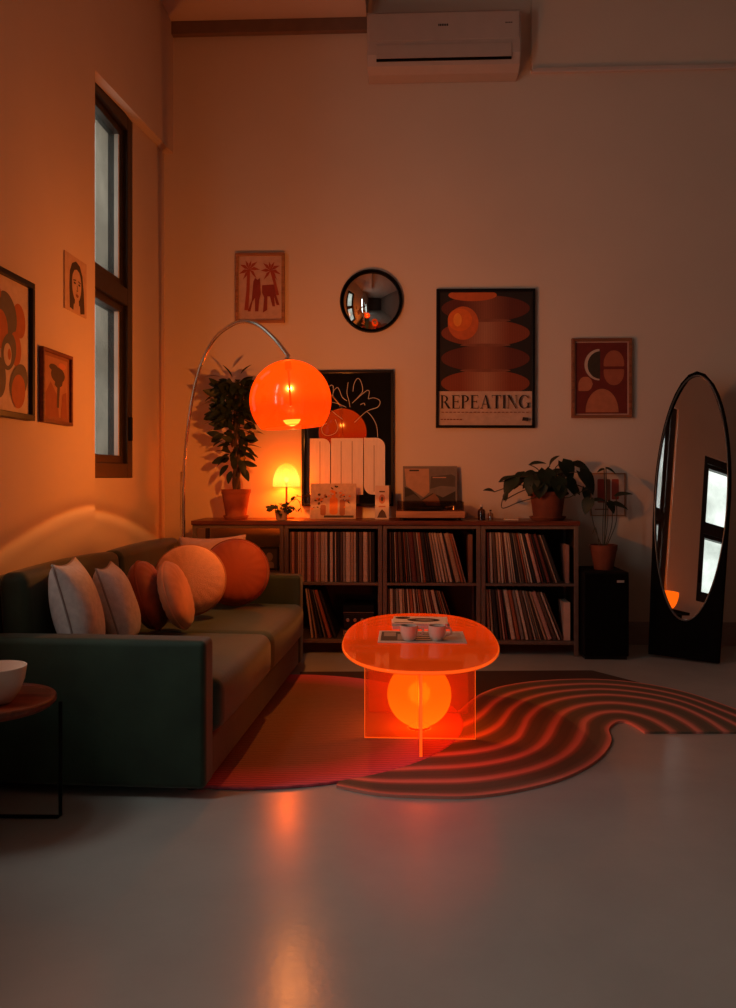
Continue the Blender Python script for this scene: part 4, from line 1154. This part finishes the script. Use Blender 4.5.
def cushion_mesh(w, h, t, n=18, pinch=.10, r=None):
    """soft square cushion standing in the xz plane, centred"""
    r = r or random.Random(1)
    vs = []; fs = []
    def prof(a): return max(0, 1-abs(a)**2.6)
    ph = [r.uniform(0, 6) for _ in range(6)]
    for sgn in (-1, 1):
        for i in range(n+1):
            for j in range(n+1):
                a = -1+2*i/n; b = -1+2*j/n
                x = a*w/2*(1-pinch*(1-b*b)*abs(a)**2); z = b*h/2*(1-pinch*(1-a*a)*abs(b)**2)
                th = t/2*(prof(a)*prof(b))**.55
                th *= 1+.05*sin(5*a+ph[0])*cos(4*b+ph[1])
                y = sgn*(th+.004)
                vs.append((x, y, z))
    k = (n+1)**2
    idx = lambda s, i, j: s*k+i*(n+1)+j
    for i in range(n):
        for j in range(n):
            fs.append((idx(0, i, j), idx(0, i+1, j), idx(0, i+1, j+1), idx(0, i, j+1)))
            fs.append((idx(1, i, j), idx(1, i, j+1), idx(1, i+1, j+1), idx(1, i+1, j)))
    for i in range(n):
        for (a, b) in (((i, 0), (i+1, 0)), ((i+1, n), (i, n)), ((0, i+1), (0, i)), ((n, i), (n, i+1))):
            fs.append((idx(0, *b), idx(0, *a), idx(1, *a), idx(1, *b)))
    return vs, fs
def square_cushion(label, m, mp, loc, rot, w, h, t, seed=1, name='square_cushion'):
    o = thing(name, label, 'cushion', loc, rot, 'cushions on the sofa')
    mb = MB(); mb.add(*cushion_mesh(w, h, t, r=random.Random(seed))); mb.build('cover', m, o, smooth=180)
    pts = []
    for s in range(4):
        for q in range(14):
            a = -1+2*q/14
            ax, bz = ((a, -1), (1, a), (-a, 1), (-1, -a))[s]
            x = ax*w/2*(1-.10*(1-bz*bz)*abs(ax)**2); z = bz*h/2*(1-.10*(1-ax*ax)*abs(bz)**2)
            pts.append((x, 0, z))
    MB().tube(pts, .0045, 6, closed=True).build('piping', mp, o, smooth=180)
    return o
def round_cushion(label, m, mp, loc, rot, rad, t, name='round_cushion', wrinkle=.006):
    o = thing(name, label, 'cushion', loc, rot, 'cushions on the sofa')
    n = 64; k = 16; vs = []; fs = []
    for j in range(k+1):
        ph = -pi/2+pi*j/k
        rr_ = rad*abs(cos(ph))**.62 if 0 < j < k else 0
        y = t/2*sin(ph)*abs(sin(ph))**-.15 if abs(sin(ph)) > .02 else 0
        for i in range(n):
            a = 2*pi*i/n
            edge = (rr_/rad)**4
            f = 1+wrinkle*edge*sin(a*16+j*.6)*.6
            vs.append((rr_*cos(a), y*f*(1+.10*edge*sin(a*19)), rr_*sin(a)))
    for j in range(k):
        for i in range(n):
            i2 = (i+1) % n; fs.append((j*n+i, (j+1)*n+i, (j+1)*n+i2, j*n+i2))
    mb = MB(); mb.add(vs, fs); ob = mb.build('cover', m, o, smooth=180)
    bm = bmesh.new(); bm.from_mesh(ob.data); bmesh.ops.remove_doubles(bm, verts=bm.verts, dist=1e-6); bmesh.ops.recalc_face_normals(bm, faces=bm.faces); bm.to_mesh(ob.data); bm.free()
    pts = [((rad+.001)*cos(2*pi*i/64), 0, (rad+.001)*sin(2*pi*i/64)) for i in range(64)]
    MB().tube(pts, .0055, 8, closed=True).build('piping', mp, o, smooth=180)
    return o
LINEN = M('pale grey linen', (.68, .62, .58, 1), .9, var=.12, scale=40, bump=.25, bscale=160, sheen=.2)
LINENP = M('linen piping', (.34, .28, .25, 1), .9)
PEACH = M('peach boucle', (.80, .42, .23, 1), .9, var=.05, scale=60, bump=.35, bscale=220, sheen=.2)
PEACHV = M('peach velvet', (.72, .30, .14, 1), .75, var=.18, scale=9, sheen=.4)
RUST = M('rust velvet', (.36, .065, .012, 1), .7, var=.15, scale=7, sheen=.4)
RUSTD = M('rust piping', (.26, .045, .010, 1), .75)
PALE = M('pale pink cotton', (.80, .50, .36, 1), .9, var=.08, scale=30, bump=.15)
sz = SEAT+.014
def at(u, v, Y): return onY(u, v, Y)
square_cushion('larger pale grey linen cushion beside the near sofa arm, first of the two grey ones', LINEN, LINENP, (-1.246, 3.185, sz+.195), (R(-15), R(0), R(96)), .29, .395, .15, 3)
square_cushion('pale grey linen cushion between its grey twin and the rust velvet round', LINEN, LINENP, (-1.200, 3.495, sz+.172), (R(-18), R(0), R(98)), .29, .35, .140, 5)
round_cushion('rust velvet round cushion seen nearly edge-on beside the grey cushions', RUST, RUSTD, (-1.168, 3.83, sz+.166), (R(-18), R(0), R(94)), .160, .125)
round_cushion('peach velvet round cushion wedged right in front of the edge-on rust one', PEACHV, PEACHV, (-1.047, 3.85, sz+.164), (R(-18), R(0), R(90)), .158, .098)
E_ = at(189.5, 584, 4.22); F_ = at(235.5, 576, 4.57)
round_cushion('peach boucle round cushion facing the room in the middle of the sofa', PEACH, M('peach piping', (.45, .18, .08, 1), .8), (E_.x, E_.y, sz+.190), (R(-19), R(0), R(12)), .178, .12)
round_cushion('deep rust round cushion leaning by the far arm of the sofa', RUST, RUSTD, (F_.x, F_.y, sz+.192), (R(-15), R(0), R(10)), .178, .12)
square_cushion('pale pink square cushion behind the round ones in the far corner', PALE, PALE, (-1.075, 4.715, sz+.192), (R(-11), R(-2), R(4)), .37, .37, .09, 9)

# ------------------------------------------------------------------ arc lamp
fx, fy = -1.40, 5.30
al = thing('arc_floor_lamp', 'tall steel arc floor lamp with a large glowing orange dome', 'lamp', (fx, fy, 0))
dx, dy = -.568-fx, 4.20-fy
pts = [(0, 1.12)]
tab = [(0, .06), (0, .5), (0, .9), (.012, 1.12), (.05, 1.365), (.12, 1.617), (.22, 1.80), (.35, 1.915), (.5, 1.957), (.62, 1.958), (.75, 1.91), (.88, 1.813), (.96, 1.735), (.985, 1.706)]
pp = catmull([(dx*f, dy*f, z) for f, z in tab], 6)
MB().tube(pp, .0105, 14).build('pole', CHROME, al, smooth=60)
MB().tube([(0, 0, .06), (0, 0, 1.14)], .0165, 16).build('lower_sleeve', CHROME, al, smooth=40)
MB().box((-.10, -.17, 0), (.055, .16, .06)).build('base', M('dark marble', (.05, .045, .04, 1), .3, var=.5, scale=6), al, bevel=.008)
DZ = 1.686; DR = .2025
dcx, dcy = dx-.014, dy
TD = Matrix.Translation((dcx, dcy, DZ)) @ Matrix.Rotation(R(-4), 4, 'Y')
hcut = .336
prof = []; th0 = .10; th1 = math.acos((DR-hcut)/DR)
for i in range(30):
    t = th0+(th1-th0)*i/29
    prof.append((DR*sin(t), -DR+DR*cos(t)))
osh = glow_shell('orange lamp shade', None, .60, (1, .80, .5, 1), .68, .05,
                 grad=(-hcut, 0, [(0, (3.6, .13, .001, 1)), (.30, (3.4, .10, .001, 1)), (.45, (3.6, .155, .002, 1)), (1, (3.6, .17, .002, 1))]))
sh_o = MB().lathe(prof, 64, 0, None, cap0=False, cap1=False).build('lamp_shade', osh, al, smooth=180)
sh_o.matrix_local = TD
rim_r, rim_z = prof[-1]
MB().tube([(rim_r*cos(2*pi*i/64), rim_r*sin(2*pi*i/64), rim_z) for i in range(64)], .0014, 6, closed=True).build('rim', glow_shell('orange rim', (1.2, .12, .004, 1), .8, (1, .85, .6, 1), .15, .02), sh_o, smooth=180)
MB().lathe([(0, .022), (.008, .022), (.012, .010), (.034, -.002), (.030, -.008), (0, -.008)], 28).build('cap', CHROME, sh_o, smooth=40)
MB().lathe([(0, -.0085), (.016, -.0085), (.018, -.05), (.006, -.055), (.005, -.23), (0, -.23)], 20).build('bulb_socket', BLACKM, sh_o, smooth=40)
# added shell rings around the bulb light, each dimming its downward light
BZ = -.283
sp3 = lambda q: (max(0, .046*sin(R(q))), BZ-.046*cos(R(q)))
for nm, qs, fac, em in (('bulb_dimmer_tip', (0, 7, 14, 21, 28, 35, 41), .82, 5), ('bulb_dimmer_crown', (41, 44, 47, 50), .90, 9), ('bulb_dimmer_band', (50, 54, 58, 62), .935, 7), ('bulb_dimmer_collar', (62, 65, 68, 70.8), .73, 9)):
    mt = glow_shell('frosted '+nm, (1, .42, .05, 1), em, (1, .92, .8, 1), fac, .02)
    MB().lathe([sp3(q) for q in qs], 32, cap0=False, cap1=False).build(nm, mt, sh_o, smooth=180)

# ------------------------------------------------------------------ coffee table
TX, TYC, TZ = .062, 3.62, .424
ACRY = acrylic('orange acrylic', (1, .42, .12, 1), (1, .085, .004, 1), .6, emis=.62)  # emission puts the lit globe's glow into the acrylic itself
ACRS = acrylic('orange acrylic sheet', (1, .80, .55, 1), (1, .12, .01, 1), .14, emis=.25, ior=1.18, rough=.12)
EDGE = acrylic('glowing acrylic edge', (1, .3, .05, 1), (1, .15, .012, 1), .8, emis=.75)  # edge brightness is added emission, in place of light from the globe
ct = thing('coffee_table', 'translucent orange acrylic coffee table with rounded top over a glowing globe', 'table', (TX, TYC, .013))
def superell(a, b, e, n=72):
    return [(a*math.copysign(abs(cos(2*pi*i/n))**e, cos(2*pi*i/n)), b*math.copysign(abs(sin(2*pi*i/n))**e, sin(2*pi*i/n))) for i in range(n)]
TA, TB = .318, .635
poly = superell(TA, TB, .82)
zt = TZ-.013
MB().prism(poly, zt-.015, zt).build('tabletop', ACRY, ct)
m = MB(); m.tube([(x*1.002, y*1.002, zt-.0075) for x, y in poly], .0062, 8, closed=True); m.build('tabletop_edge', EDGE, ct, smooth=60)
fy_ = 3.555-TYC; by_ = 3.95-TYC
def sheet(name, lo, hi):
    o = MB().box(lo, hi).build(name, ACRS, ct)
    return o
hw = .230
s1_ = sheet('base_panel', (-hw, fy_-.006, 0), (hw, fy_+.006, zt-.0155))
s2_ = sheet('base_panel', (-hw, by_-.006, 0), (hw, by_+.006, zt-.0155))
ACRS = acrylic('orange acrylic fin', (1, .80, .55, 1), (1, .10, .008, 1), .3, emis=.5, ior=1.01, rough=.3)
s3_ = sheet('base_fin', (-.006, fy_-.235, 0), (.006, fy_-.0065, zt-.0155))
for so, y in ((s1_, fy_),):
    m = MB()
    for x in (-hw, hw): m.box((x-.0012, y-.0064, 0), (x+.0012, y+.0064, zt-.0156))
    m.box((-hw, y-.0065, -.0), (hw, y+.0065, .002))
    m.build('panel_edge', EDGE, so)
m = MB(); m.box((-.0055, fy_-.237, 0), (.0055, fy_-.2352, zt-.0156)); m.build('panel_edge', EDGE, s3_)
# globe lamp under it
GR = .139
gl_ = thing('globe_lamp', 'glowing orange globe lamp on the rug under the acrylic table', 'lamp', (TX, 3.565+.143, .0135))
gsh = glow_shell('globe glass', None, 1.0, (1, .5, .12, 1), .62, .04, grad=(0, 2*GR, [(0, (1.6, .62, .03, 1)), (.25, (1.6, .44, .016, 1)), (.6, (1.5, .31, .008, 1)), (1, (1.5, .28, .007, 1))]))
pf = sphere_prof(GR, GR+.006, 28); pf = [q for q in pf if q[1] > .012]
MB().lathe(pf, 56, cap0=False).build('globe', gsh, gl_, smooth=180)
MB().lathe([(0, 0), (.045, 0), (.045, .007), (.03, .009), (.02, .02), (0, .02)], 32).build('lamp_base', ORNG, gl_, smooth=40)

# things on the table
tz = TZ+.0005
def onT(u, v): return onZ(u, v, TZ)
a = onT(380, 643); b = onT(466, 634)
nx0, nx1 = onT(378, 641).x, onT(466, 641).x
ny0, ny1 = onT(420, 643.5).y, onT(420, 632).y
npp = thing('newspaper', 'folded printed newspaper lying under the two cups on the acrylic table', 'newspaper', ((nx0+nx1)/2, (ny0+ny1)/2, tz))
w, h = nx1-nx0, ny1-ny0
MB().box((-w/2, -h/2, 0), (w/2, h/2, .004)).build('paper', M('newsprint', (.62, .52, .46, 1), .85), npp, bevel=.001)
m = MB(); k = 0
def tp(m, x0, y0, x1, y1, z, mi):
    m.add([(x0, y0, z), (x1, y0, z), (x1, y1, z), (x0, y1, z)], [(0, 1, 2, 3)], mi)
tp(m, -w*.47, -h*.38, -w*.18, h*.42, .0043, 0); tp(m, -w*.44, h*.0, -w*.30, h*.36, .0045, 1); tp(m, -w*.28, -h*.3, -w*.20, h*.2, .0045, 1)
for q in range(5): tp(m, -w*.16, -h*.38+q*h*.16, w*.12, -h*.38+q*h*.16+h*.09, .0043, 0)
for q in range(7): tp(m, w*.16, -h*.4+q*h*.11, w*.46, -h*.4+q*h*.11+h*.04, .0043, 1)
m.build('printed_page', [pr('news dark', (.05, .045, .04, 1)), pr('news grey', (.30, .25, .22, 1))], npp)
bz0, bz1 = onZ(420, 630.5, TZ).y+.03, onZ(420, 618, TZ).y
bx0, bx1 = onT(392, 628).x, onT(449, 628).x
w, h = bx1-bx0, .20
for q, (lab, ww, hh2, th, zz) in enumerate((('thick white magazine at the bottom of the small stack on the acrylic table', w, h, .013, 0), ('black-and-white patterned magazine on top of the small stack on the acrylic table', w*.97, h*.96, .011, .0136))):
    mg = thing('magazine', lab, 'magazine', ((bx0+bx1)/2, bz0+h/2, tz+zz), (0, 0, R(2-4*q)), 'magazines on the acrylic table')
    MB().box((-ww/2, -hh2/2, .0012), (ww/2-.002, hh2/2, th-.0012)).build('pages', PAPER, mg)
    c = MB(); c.box((-ww/2-.001, -hh2/2-.001, 0), (ww/2, hh2/2+.001, .001)); c.box((-ww/2-.001, -hh2/2-.001, th-.001), (ww/2, hh2/2+.001, th)); c.box((-ww/2-.001, -hh2/2-.001, .001), (-ww/2-.0002, hh2/2+.001, th-.001))
    c.build('cover', WHITE, mg)
    if q:
        m = MB()
        e = ell(.015, .0, ww*.30, hh2*.26, 32); m.add([(x, y, th+.0003) for x, y in e], [tuple(range(len(e)))], 0)
        e = ell(.02, .0, ww*.17, hh2*.13, 24); m.add([(x, y, th+.0006) for x, y in e], [tuple(range(len(e)))], 1)
        e = ell(-ww*.33, hh2*.28, ww*.14, hh2*.18, 24); m.add([(x, y, th+.0003) for x, y in e], [tuple(range(len(e)))], 0)
        tp(m, -ww*.46, -hh2*.44, -ww*.12, -hh2*.36, th+.0004, 0)
        m.build('cover_print', [INK, pr('grey tone', (.25, .2, .17, 1))], mg)
def cup(u, v, label, hside):
    p = onT(u, v)
    t = thing('coffee_cup', label, 'cup', (p.x, p.y, tz+.0048), (0, 0, 0), 'cups on the acrylic table')
    r_ = .037; h_ = .060
    MB().lathe([(0, 0), (r_*.66, 0), (r_*.82, .010), (r_*.97, .03), (r_, h_), (r_*.93, h_), (r_*.90, .03), (r_*.7, .008), (0, .006)], 36).build('cup_body', CERAM, t, smooth=40)
    MB().lathe([(r_*.9, .050), (0, .0505)], 28).build('coffee', M('coffee', (.05, .02, .01, 1), .2), t)
    MB().tube(catmull([(hside*r_*.92, 0, .048), (hside*(r_+.018), 0, .046), (hside*(r_+.020), 0, .026), (hside*r_*.9, 0, .016)], 5), .004, 8).build('handle', CERAM, t, smooth=60)
cup(409, 641, 'small pale coffee cup on the newspaper, left of its twin', 1)
cup(437, 641, 'small pale coffee cup on the newspaper, right of its twin', 1)

# ------------------------------------------------------------------ rug
def rug_wave_mat():
    m, nt, out = newmat('wave rug pile')
    b = N(nt, 'ShaderNodeBsdfPrincipled'); b.inputs['Roughness'].default_value = .95; b.inputs['Specular IOR Level'].default_value = .1
    uv = N(nt, 'ShaderNodeUVMap'); sp = N(nt, 'ShaderNodeSeparateXYZ'); nt.links.new(uv.outputs[0], sp.inputs[0])
    mu = N(nt, 'ShaderNodeMath', operation='MULTIPLY'); mu.inputs[1].default_value = 6.0; nt.links.new(sp.outputs['Y'], mu.inputs[0])
    fr = N(nt, 'ShaderNodeMath', operation='FRACT'); nt.links.new(mu.outputs[0], fr.inputs[0])
    rp = N(nt, 'ShaderNodeValToRGB'); e = rp.color_ramp.elements
    stops = [(0, (.78, .30, .23, 1)), (.09, (.66, .24, .18, 1)), (.22, (.24, .16, .11, 1)), (.40, (.15, .125, .09, 1)), (.72, (.16, .13, .095, 1)), (.86, (.42, .16, .12, 1)), (.93, (.78, .30, .23, 1)), (1, (.78, .30, .23, 1))]
    for i, (p, c) in enumerate(stops):
        q = e[i] if i < 2 else e.new(p)
        q.position = p; q.color = c
    nt.links.new(fr.outputs[0], rp.inputs['Fac'])
    tc = N(nt, 'ShaderNodeTexCoord'); nz = N(nt, 'ShaderNodeTexNoise'); nz.inputs['Scale'].default_value = 160; nz.inputs['Detail'].default_value = 3
    nt.links.new(tc.outputs['Object'], nz.inputs['Vector'])
    mx = N(nt, 'ShaderNodeMixRGB', blend_type='OVERLAY'); mx.inputs['Fac'].default_value = .5
    nt.links.new(rp.outputs['Color'], mx.inputs['Color1']); nt.links.new(nz.outputs['Color'], mx.inputs['Color2'])
    hs = N(nt, 'ShaderNodeMixRGB', blend_type='MIX'); hs.inputs['Fac'].default_value = .6
    nt.links.new(mx.outputs['Color'], hs.inputs['Color1']); nt.links.new(rp.outputs['Color'], hs.inputs['Color2'])
    nt.links.new(hs.outputs['Color'], b.inputs['Base Color'])
    bp = N(nt, 'ShaderNodeBump'); bp.inputs['Strength'].default_value = .5; bp.inputs['Distance'].default_value = .006
    nt.links.new(nz.outputs['Fac'], bp.inputs['Height']); nt.links.new(bp.outputs['Normal'], b.inputs['Normal'])
    nt.links.new(b.outputs[0], out.inputs['Surface'])
    return m
def rug_disc_mat(R0):
    m, nt, out = newmat('sun disc pile')
    b = N(nt, 'ShaderNodeBsdfPrincipled'); b.inputs['Roughness'].default_value = .95; b.inputs['Specular IOR Level'].default_value = .1
    tc = N(nt, 'ShaderNodeTexCoord')
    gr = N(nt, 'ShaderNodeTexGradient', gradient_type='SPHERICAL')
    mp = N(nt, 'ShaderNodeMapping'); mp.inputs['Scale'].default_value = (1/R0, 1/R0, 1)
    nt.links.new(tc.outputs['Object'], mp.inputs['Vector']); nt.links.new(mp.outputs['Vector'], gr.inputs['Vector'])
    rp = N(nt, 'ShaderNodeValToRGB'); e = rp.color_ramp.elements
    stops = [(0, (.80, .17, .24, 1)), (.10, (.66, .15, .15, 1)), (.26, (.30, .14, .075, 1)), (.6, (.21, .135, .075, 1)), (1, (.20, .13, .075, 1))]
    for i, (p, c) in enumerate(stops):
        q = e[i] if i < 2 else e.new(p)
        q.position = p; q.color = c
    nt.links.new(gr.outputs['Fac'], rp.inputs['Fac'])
    wv = N(nt, 'ShaderNodeTexWave', wave_type='BANDS', bands_direction='Y'); wv.inputs['Scale'].default_value = 14; wv.inputs['Distortion'].default_value = 3; wv.inputs['Detail'].default_value = 3; wv.inputs['Detail Scale'].default_value = 2
    nt.links.new(tc.outputs['Object'], wv.inputs['Vector'])
    nz = N(nt, 'ShaderNodeTexNoise'); nz.inputs['Scale'].default_value = 160; nt.links.new(tc.outputs['Object'], nz.inputs['Vector'])
    mx = N(nt, 'ShaderNodeMixRGB', blend_type='MULTIPLY'); mx.inputs['Fac'].default_value = .28
    nt.links.new(rp.outputs['Color'], mx.inputs['Color1']); nt.links.new(wv.outputs['Color'], mx.inputs['Color2'])
    nt.links.new(mx.outputs['Color'], b.inputs['Base Color'])
    bp = N(nt, 'ShaderNodeBump'); bp.inputs['Strength'].default_value = .5; bp.inputs['Distance'].default_value = .006
    nt.links.new(nz.outputs['Fac'], bp.inputs['Height']); nt.links.new(bp.outputs['Normal'], b.inputs['Normal'])
    nt.links.new(b.outputs[0], out.inputs['Surface'])
    return m
cr = lambda x, y: (420+x/2.329, 640+y/2.329)
RO = [(-195,345),(-95,364),(20,370),(120,370),(220,357),(320,332),(390,300),(430,268),(446,238),(440,213),(455,197),(472,194),(488,198),(505,207),(520,217),(524,219)]
RS = [(-160,290),(-80,283),(0,276),(80,271),(140,264),(190,252),(225,233),(239,210),(252,184),(285,157),(345,139),(430,132),(520,140),(600,158),(665,187),(712,219)]
RT = [(-130,225),(-60,213),(-5,203),(30,194),(65,183),(92,168),(110,152),(128,138),(150,126),(195,111),(280,99),(400,95),(510,104),(620,126),(740,167),(880,219)]
rug = thing('area_rug', 'large tufted rug with a round sun shape and pink striped waves', 'rug', (-.1, 3.7, 0))
ro = Vector((-.1, 3.7, 0))
def fw_(L): return catmull([tuple((onZ(*cr(x, y))-ro).xy) for x, y in L], 8)
A, B_, C = fw_(RO), fw_(RS), fw_(RT)
NS = 24; vs = []; fs = []; uvs = []
zt_ = .011
nA = len(A)
for j in range(NS+1):
    s = j/NS
    for i in range(nA):
        if s < .5: q = Vector(A[i]).lerp(Vector(B_[i]), s*2)
        else: q = Vector(B_[i]).lerp(Vector(C[i]), s*2-1)
        vs.append((q.x, q.y, zt_)); uvs.append((i/nA, s))
for j in range(NS):
    for i in range(nA-1): fs.append((j*nA+i, j*nA+i+1, (j+1)*nA+i+1, (j+1)*nA+i))
# side skirts
loop = [i for i in range(nA)]+[j*nA+nA-1 for j in range(1, NS+1)]+[NS*nA+i for i in range(nA-2, -1, -1)]+[j*nA for j in range(NS-1, 0, -1)]
b0 = len(vs)
for q in loop: vs.append((vs[q][0], vs[q][1], .0006)); uvs.append(uvs[q])
for i in range(len(loop)):
    j = (i+1) % len(loop); fs.append((loop[i], b0+i, b0+j, loop[j]))
m = MB(); m.add(vs, fs); ob = m.build('wave_field', rug_wave_mat(), rug, uvs=uvs)
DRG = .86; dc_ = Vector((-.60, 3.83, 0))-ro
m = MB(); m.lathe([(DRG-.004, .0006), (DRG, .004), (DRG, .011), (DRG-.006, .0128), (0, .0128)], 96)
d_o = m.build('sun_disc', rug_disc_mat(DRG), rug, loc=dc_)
# dark plain field behind
fp_ = [onZ(300, 705), onZ(300, 673), onZ(592, 671.5), onZ(648, 686), onZ(600, 695), onZ(480, 712)]
m = MB(); m.prism([tuple((q-ro).xy) for q in fp_][::-1], .0006, .007); m.build('plain_field', M('dark rug field', (.055, .030, .022, 1), .95, var=.2, scale=120, bump=.4, bscale=160), rug)

# ------------------------------------------------------------------ side table with bowl
stx, sty, str_, stz = -1.322, 2.625, .212, .405
sd = thing('side_table', 'round red-brown wooden side table with a black wire base, at the left edge', 'table', (stx, sty, 0))
MB().lathe([(0, stz-.028), (str_-.012, stz-.028), (str_, stz-.016), (str_, stz-.004), (str_-.003, stz), (str_-.012, stz-.001), (str_-.016, stz-.005), (0, stz-.005)], 64).build('tabletop', SIDEW, sd, smooth=35)
lx_, ly_ = -1.112-stx, 2.70-sty
m = MB()
m.tube([(lx_, ly_, stz-.028), (lx_, ly_, .012), (lx_-.008, ly_-.002, .007), (lx_-.32, ly_-.01, .007), (lx_-.33, ly_-.01, .012), (lx_-.33, ly_-.01, stz-.03)], .006, 10)
m.build('wire_base', BLACKM, sd, smooth=60)
m = MB()
m.tube([(lx_-.16, ly_-.22, stz-.028), (lx_-.16, ly_-.22, .012), (lx_-.166, ly_-.22, .007), (lx_-.30, ly_-.20, .007), (lx_-.31, ly_-.20, .012), (lx_-.31, ly_-.20, stz-.03)], .006, 10)
m.build('wire_base', BLACKM, sd, smooth=60)
bwl = thing('bowl', 'white ceramic bowl on the wooden side table', 'bowl', (-1.276, 2.60, stz-.0044))
MB().lathe([(0, 0), (.048, 0), (.052, .004), (.070, .03), (.085, .07), (.091, .112), (.087, .112), (.080, .07), (.064, .032), (.04, .010), (0, .008)], 48).build('bowl_body', CERAM, bwl, smooth=50)

# ------------------------------------------------------------------ light
w_ = bpy.data.worlds.new('world'); sc.world = w_; w_.use_nodes = True
bg = w_.node_tree.nodes['Background']; bg.inputs['Color'].default_value = (.92, 1.0, .96, 1); bg.inputs['Strength'].default_value = 1.25
def point(name, loc, p, c, r):
    l = bpy.data.lights.new(name, 'POINT'); l.energy = p; l.color = c; l.shadow_soft_size = r
    o = bpy.data.objects.new(name, l); o.location = loc; col.objects.link(o); return o
OC = (1, .29, .055)
bpy.context.view_layer.update()
dome_c = sh_o.matrix_world @ Vector((0, 0, BZ))
point('dome_light', dome_c, 122, OC, .003)
point('mushroom_light', (lx, 5.595, CTOP+zbm+.045), 22, (1, .105, .003), .03)
point('globe_light', (TX, 3.708, .013+GR), 12, (1, .20, .02), .05)
def area(name, loc, rot, sx, sy, p, c):
    l = bpy.data.lights.new(name, 'AREA'); l.shape = 'RECTANGLE'; l.size = sx; l.size_y = sy; l.energy = p; l.color = c
    o = bpy.data.objects.new(name, l); o.location = loc; o.rotation_euler = rot; col.objects.link(o); return o
DAY = (.86, .97, 1.0)
for k, (W, rad, ex) in enumerate(((W2, .8, .5), (W3, 16.0, .25), (W4, 1.6, 0))):
    h_, w__ = W[3]-W[2], W[1]-W[0]+ex
    area('daylight', (XA-.17-.004*k, (W[0]+W[1]-ex)/2, (W[2]+W[3])/2), (0, -pi/2, 0), h_, w__, rad*pi*h_*w__, DAY)

sc.view_settings.view_transform = 'Standard'
sc.view_settings.look = 'None'
sc.view_settings.exposure = 0
sc.cycles.use_denoising = True
sc.cycles.max_bounces = 8
sc.cycles.transparent_max_bounces = 16
sc.cycles.caustics_reflective = False
sc.cycles.caustics_refractive = False
sc.cycles.sample_clamp_indirect = 4
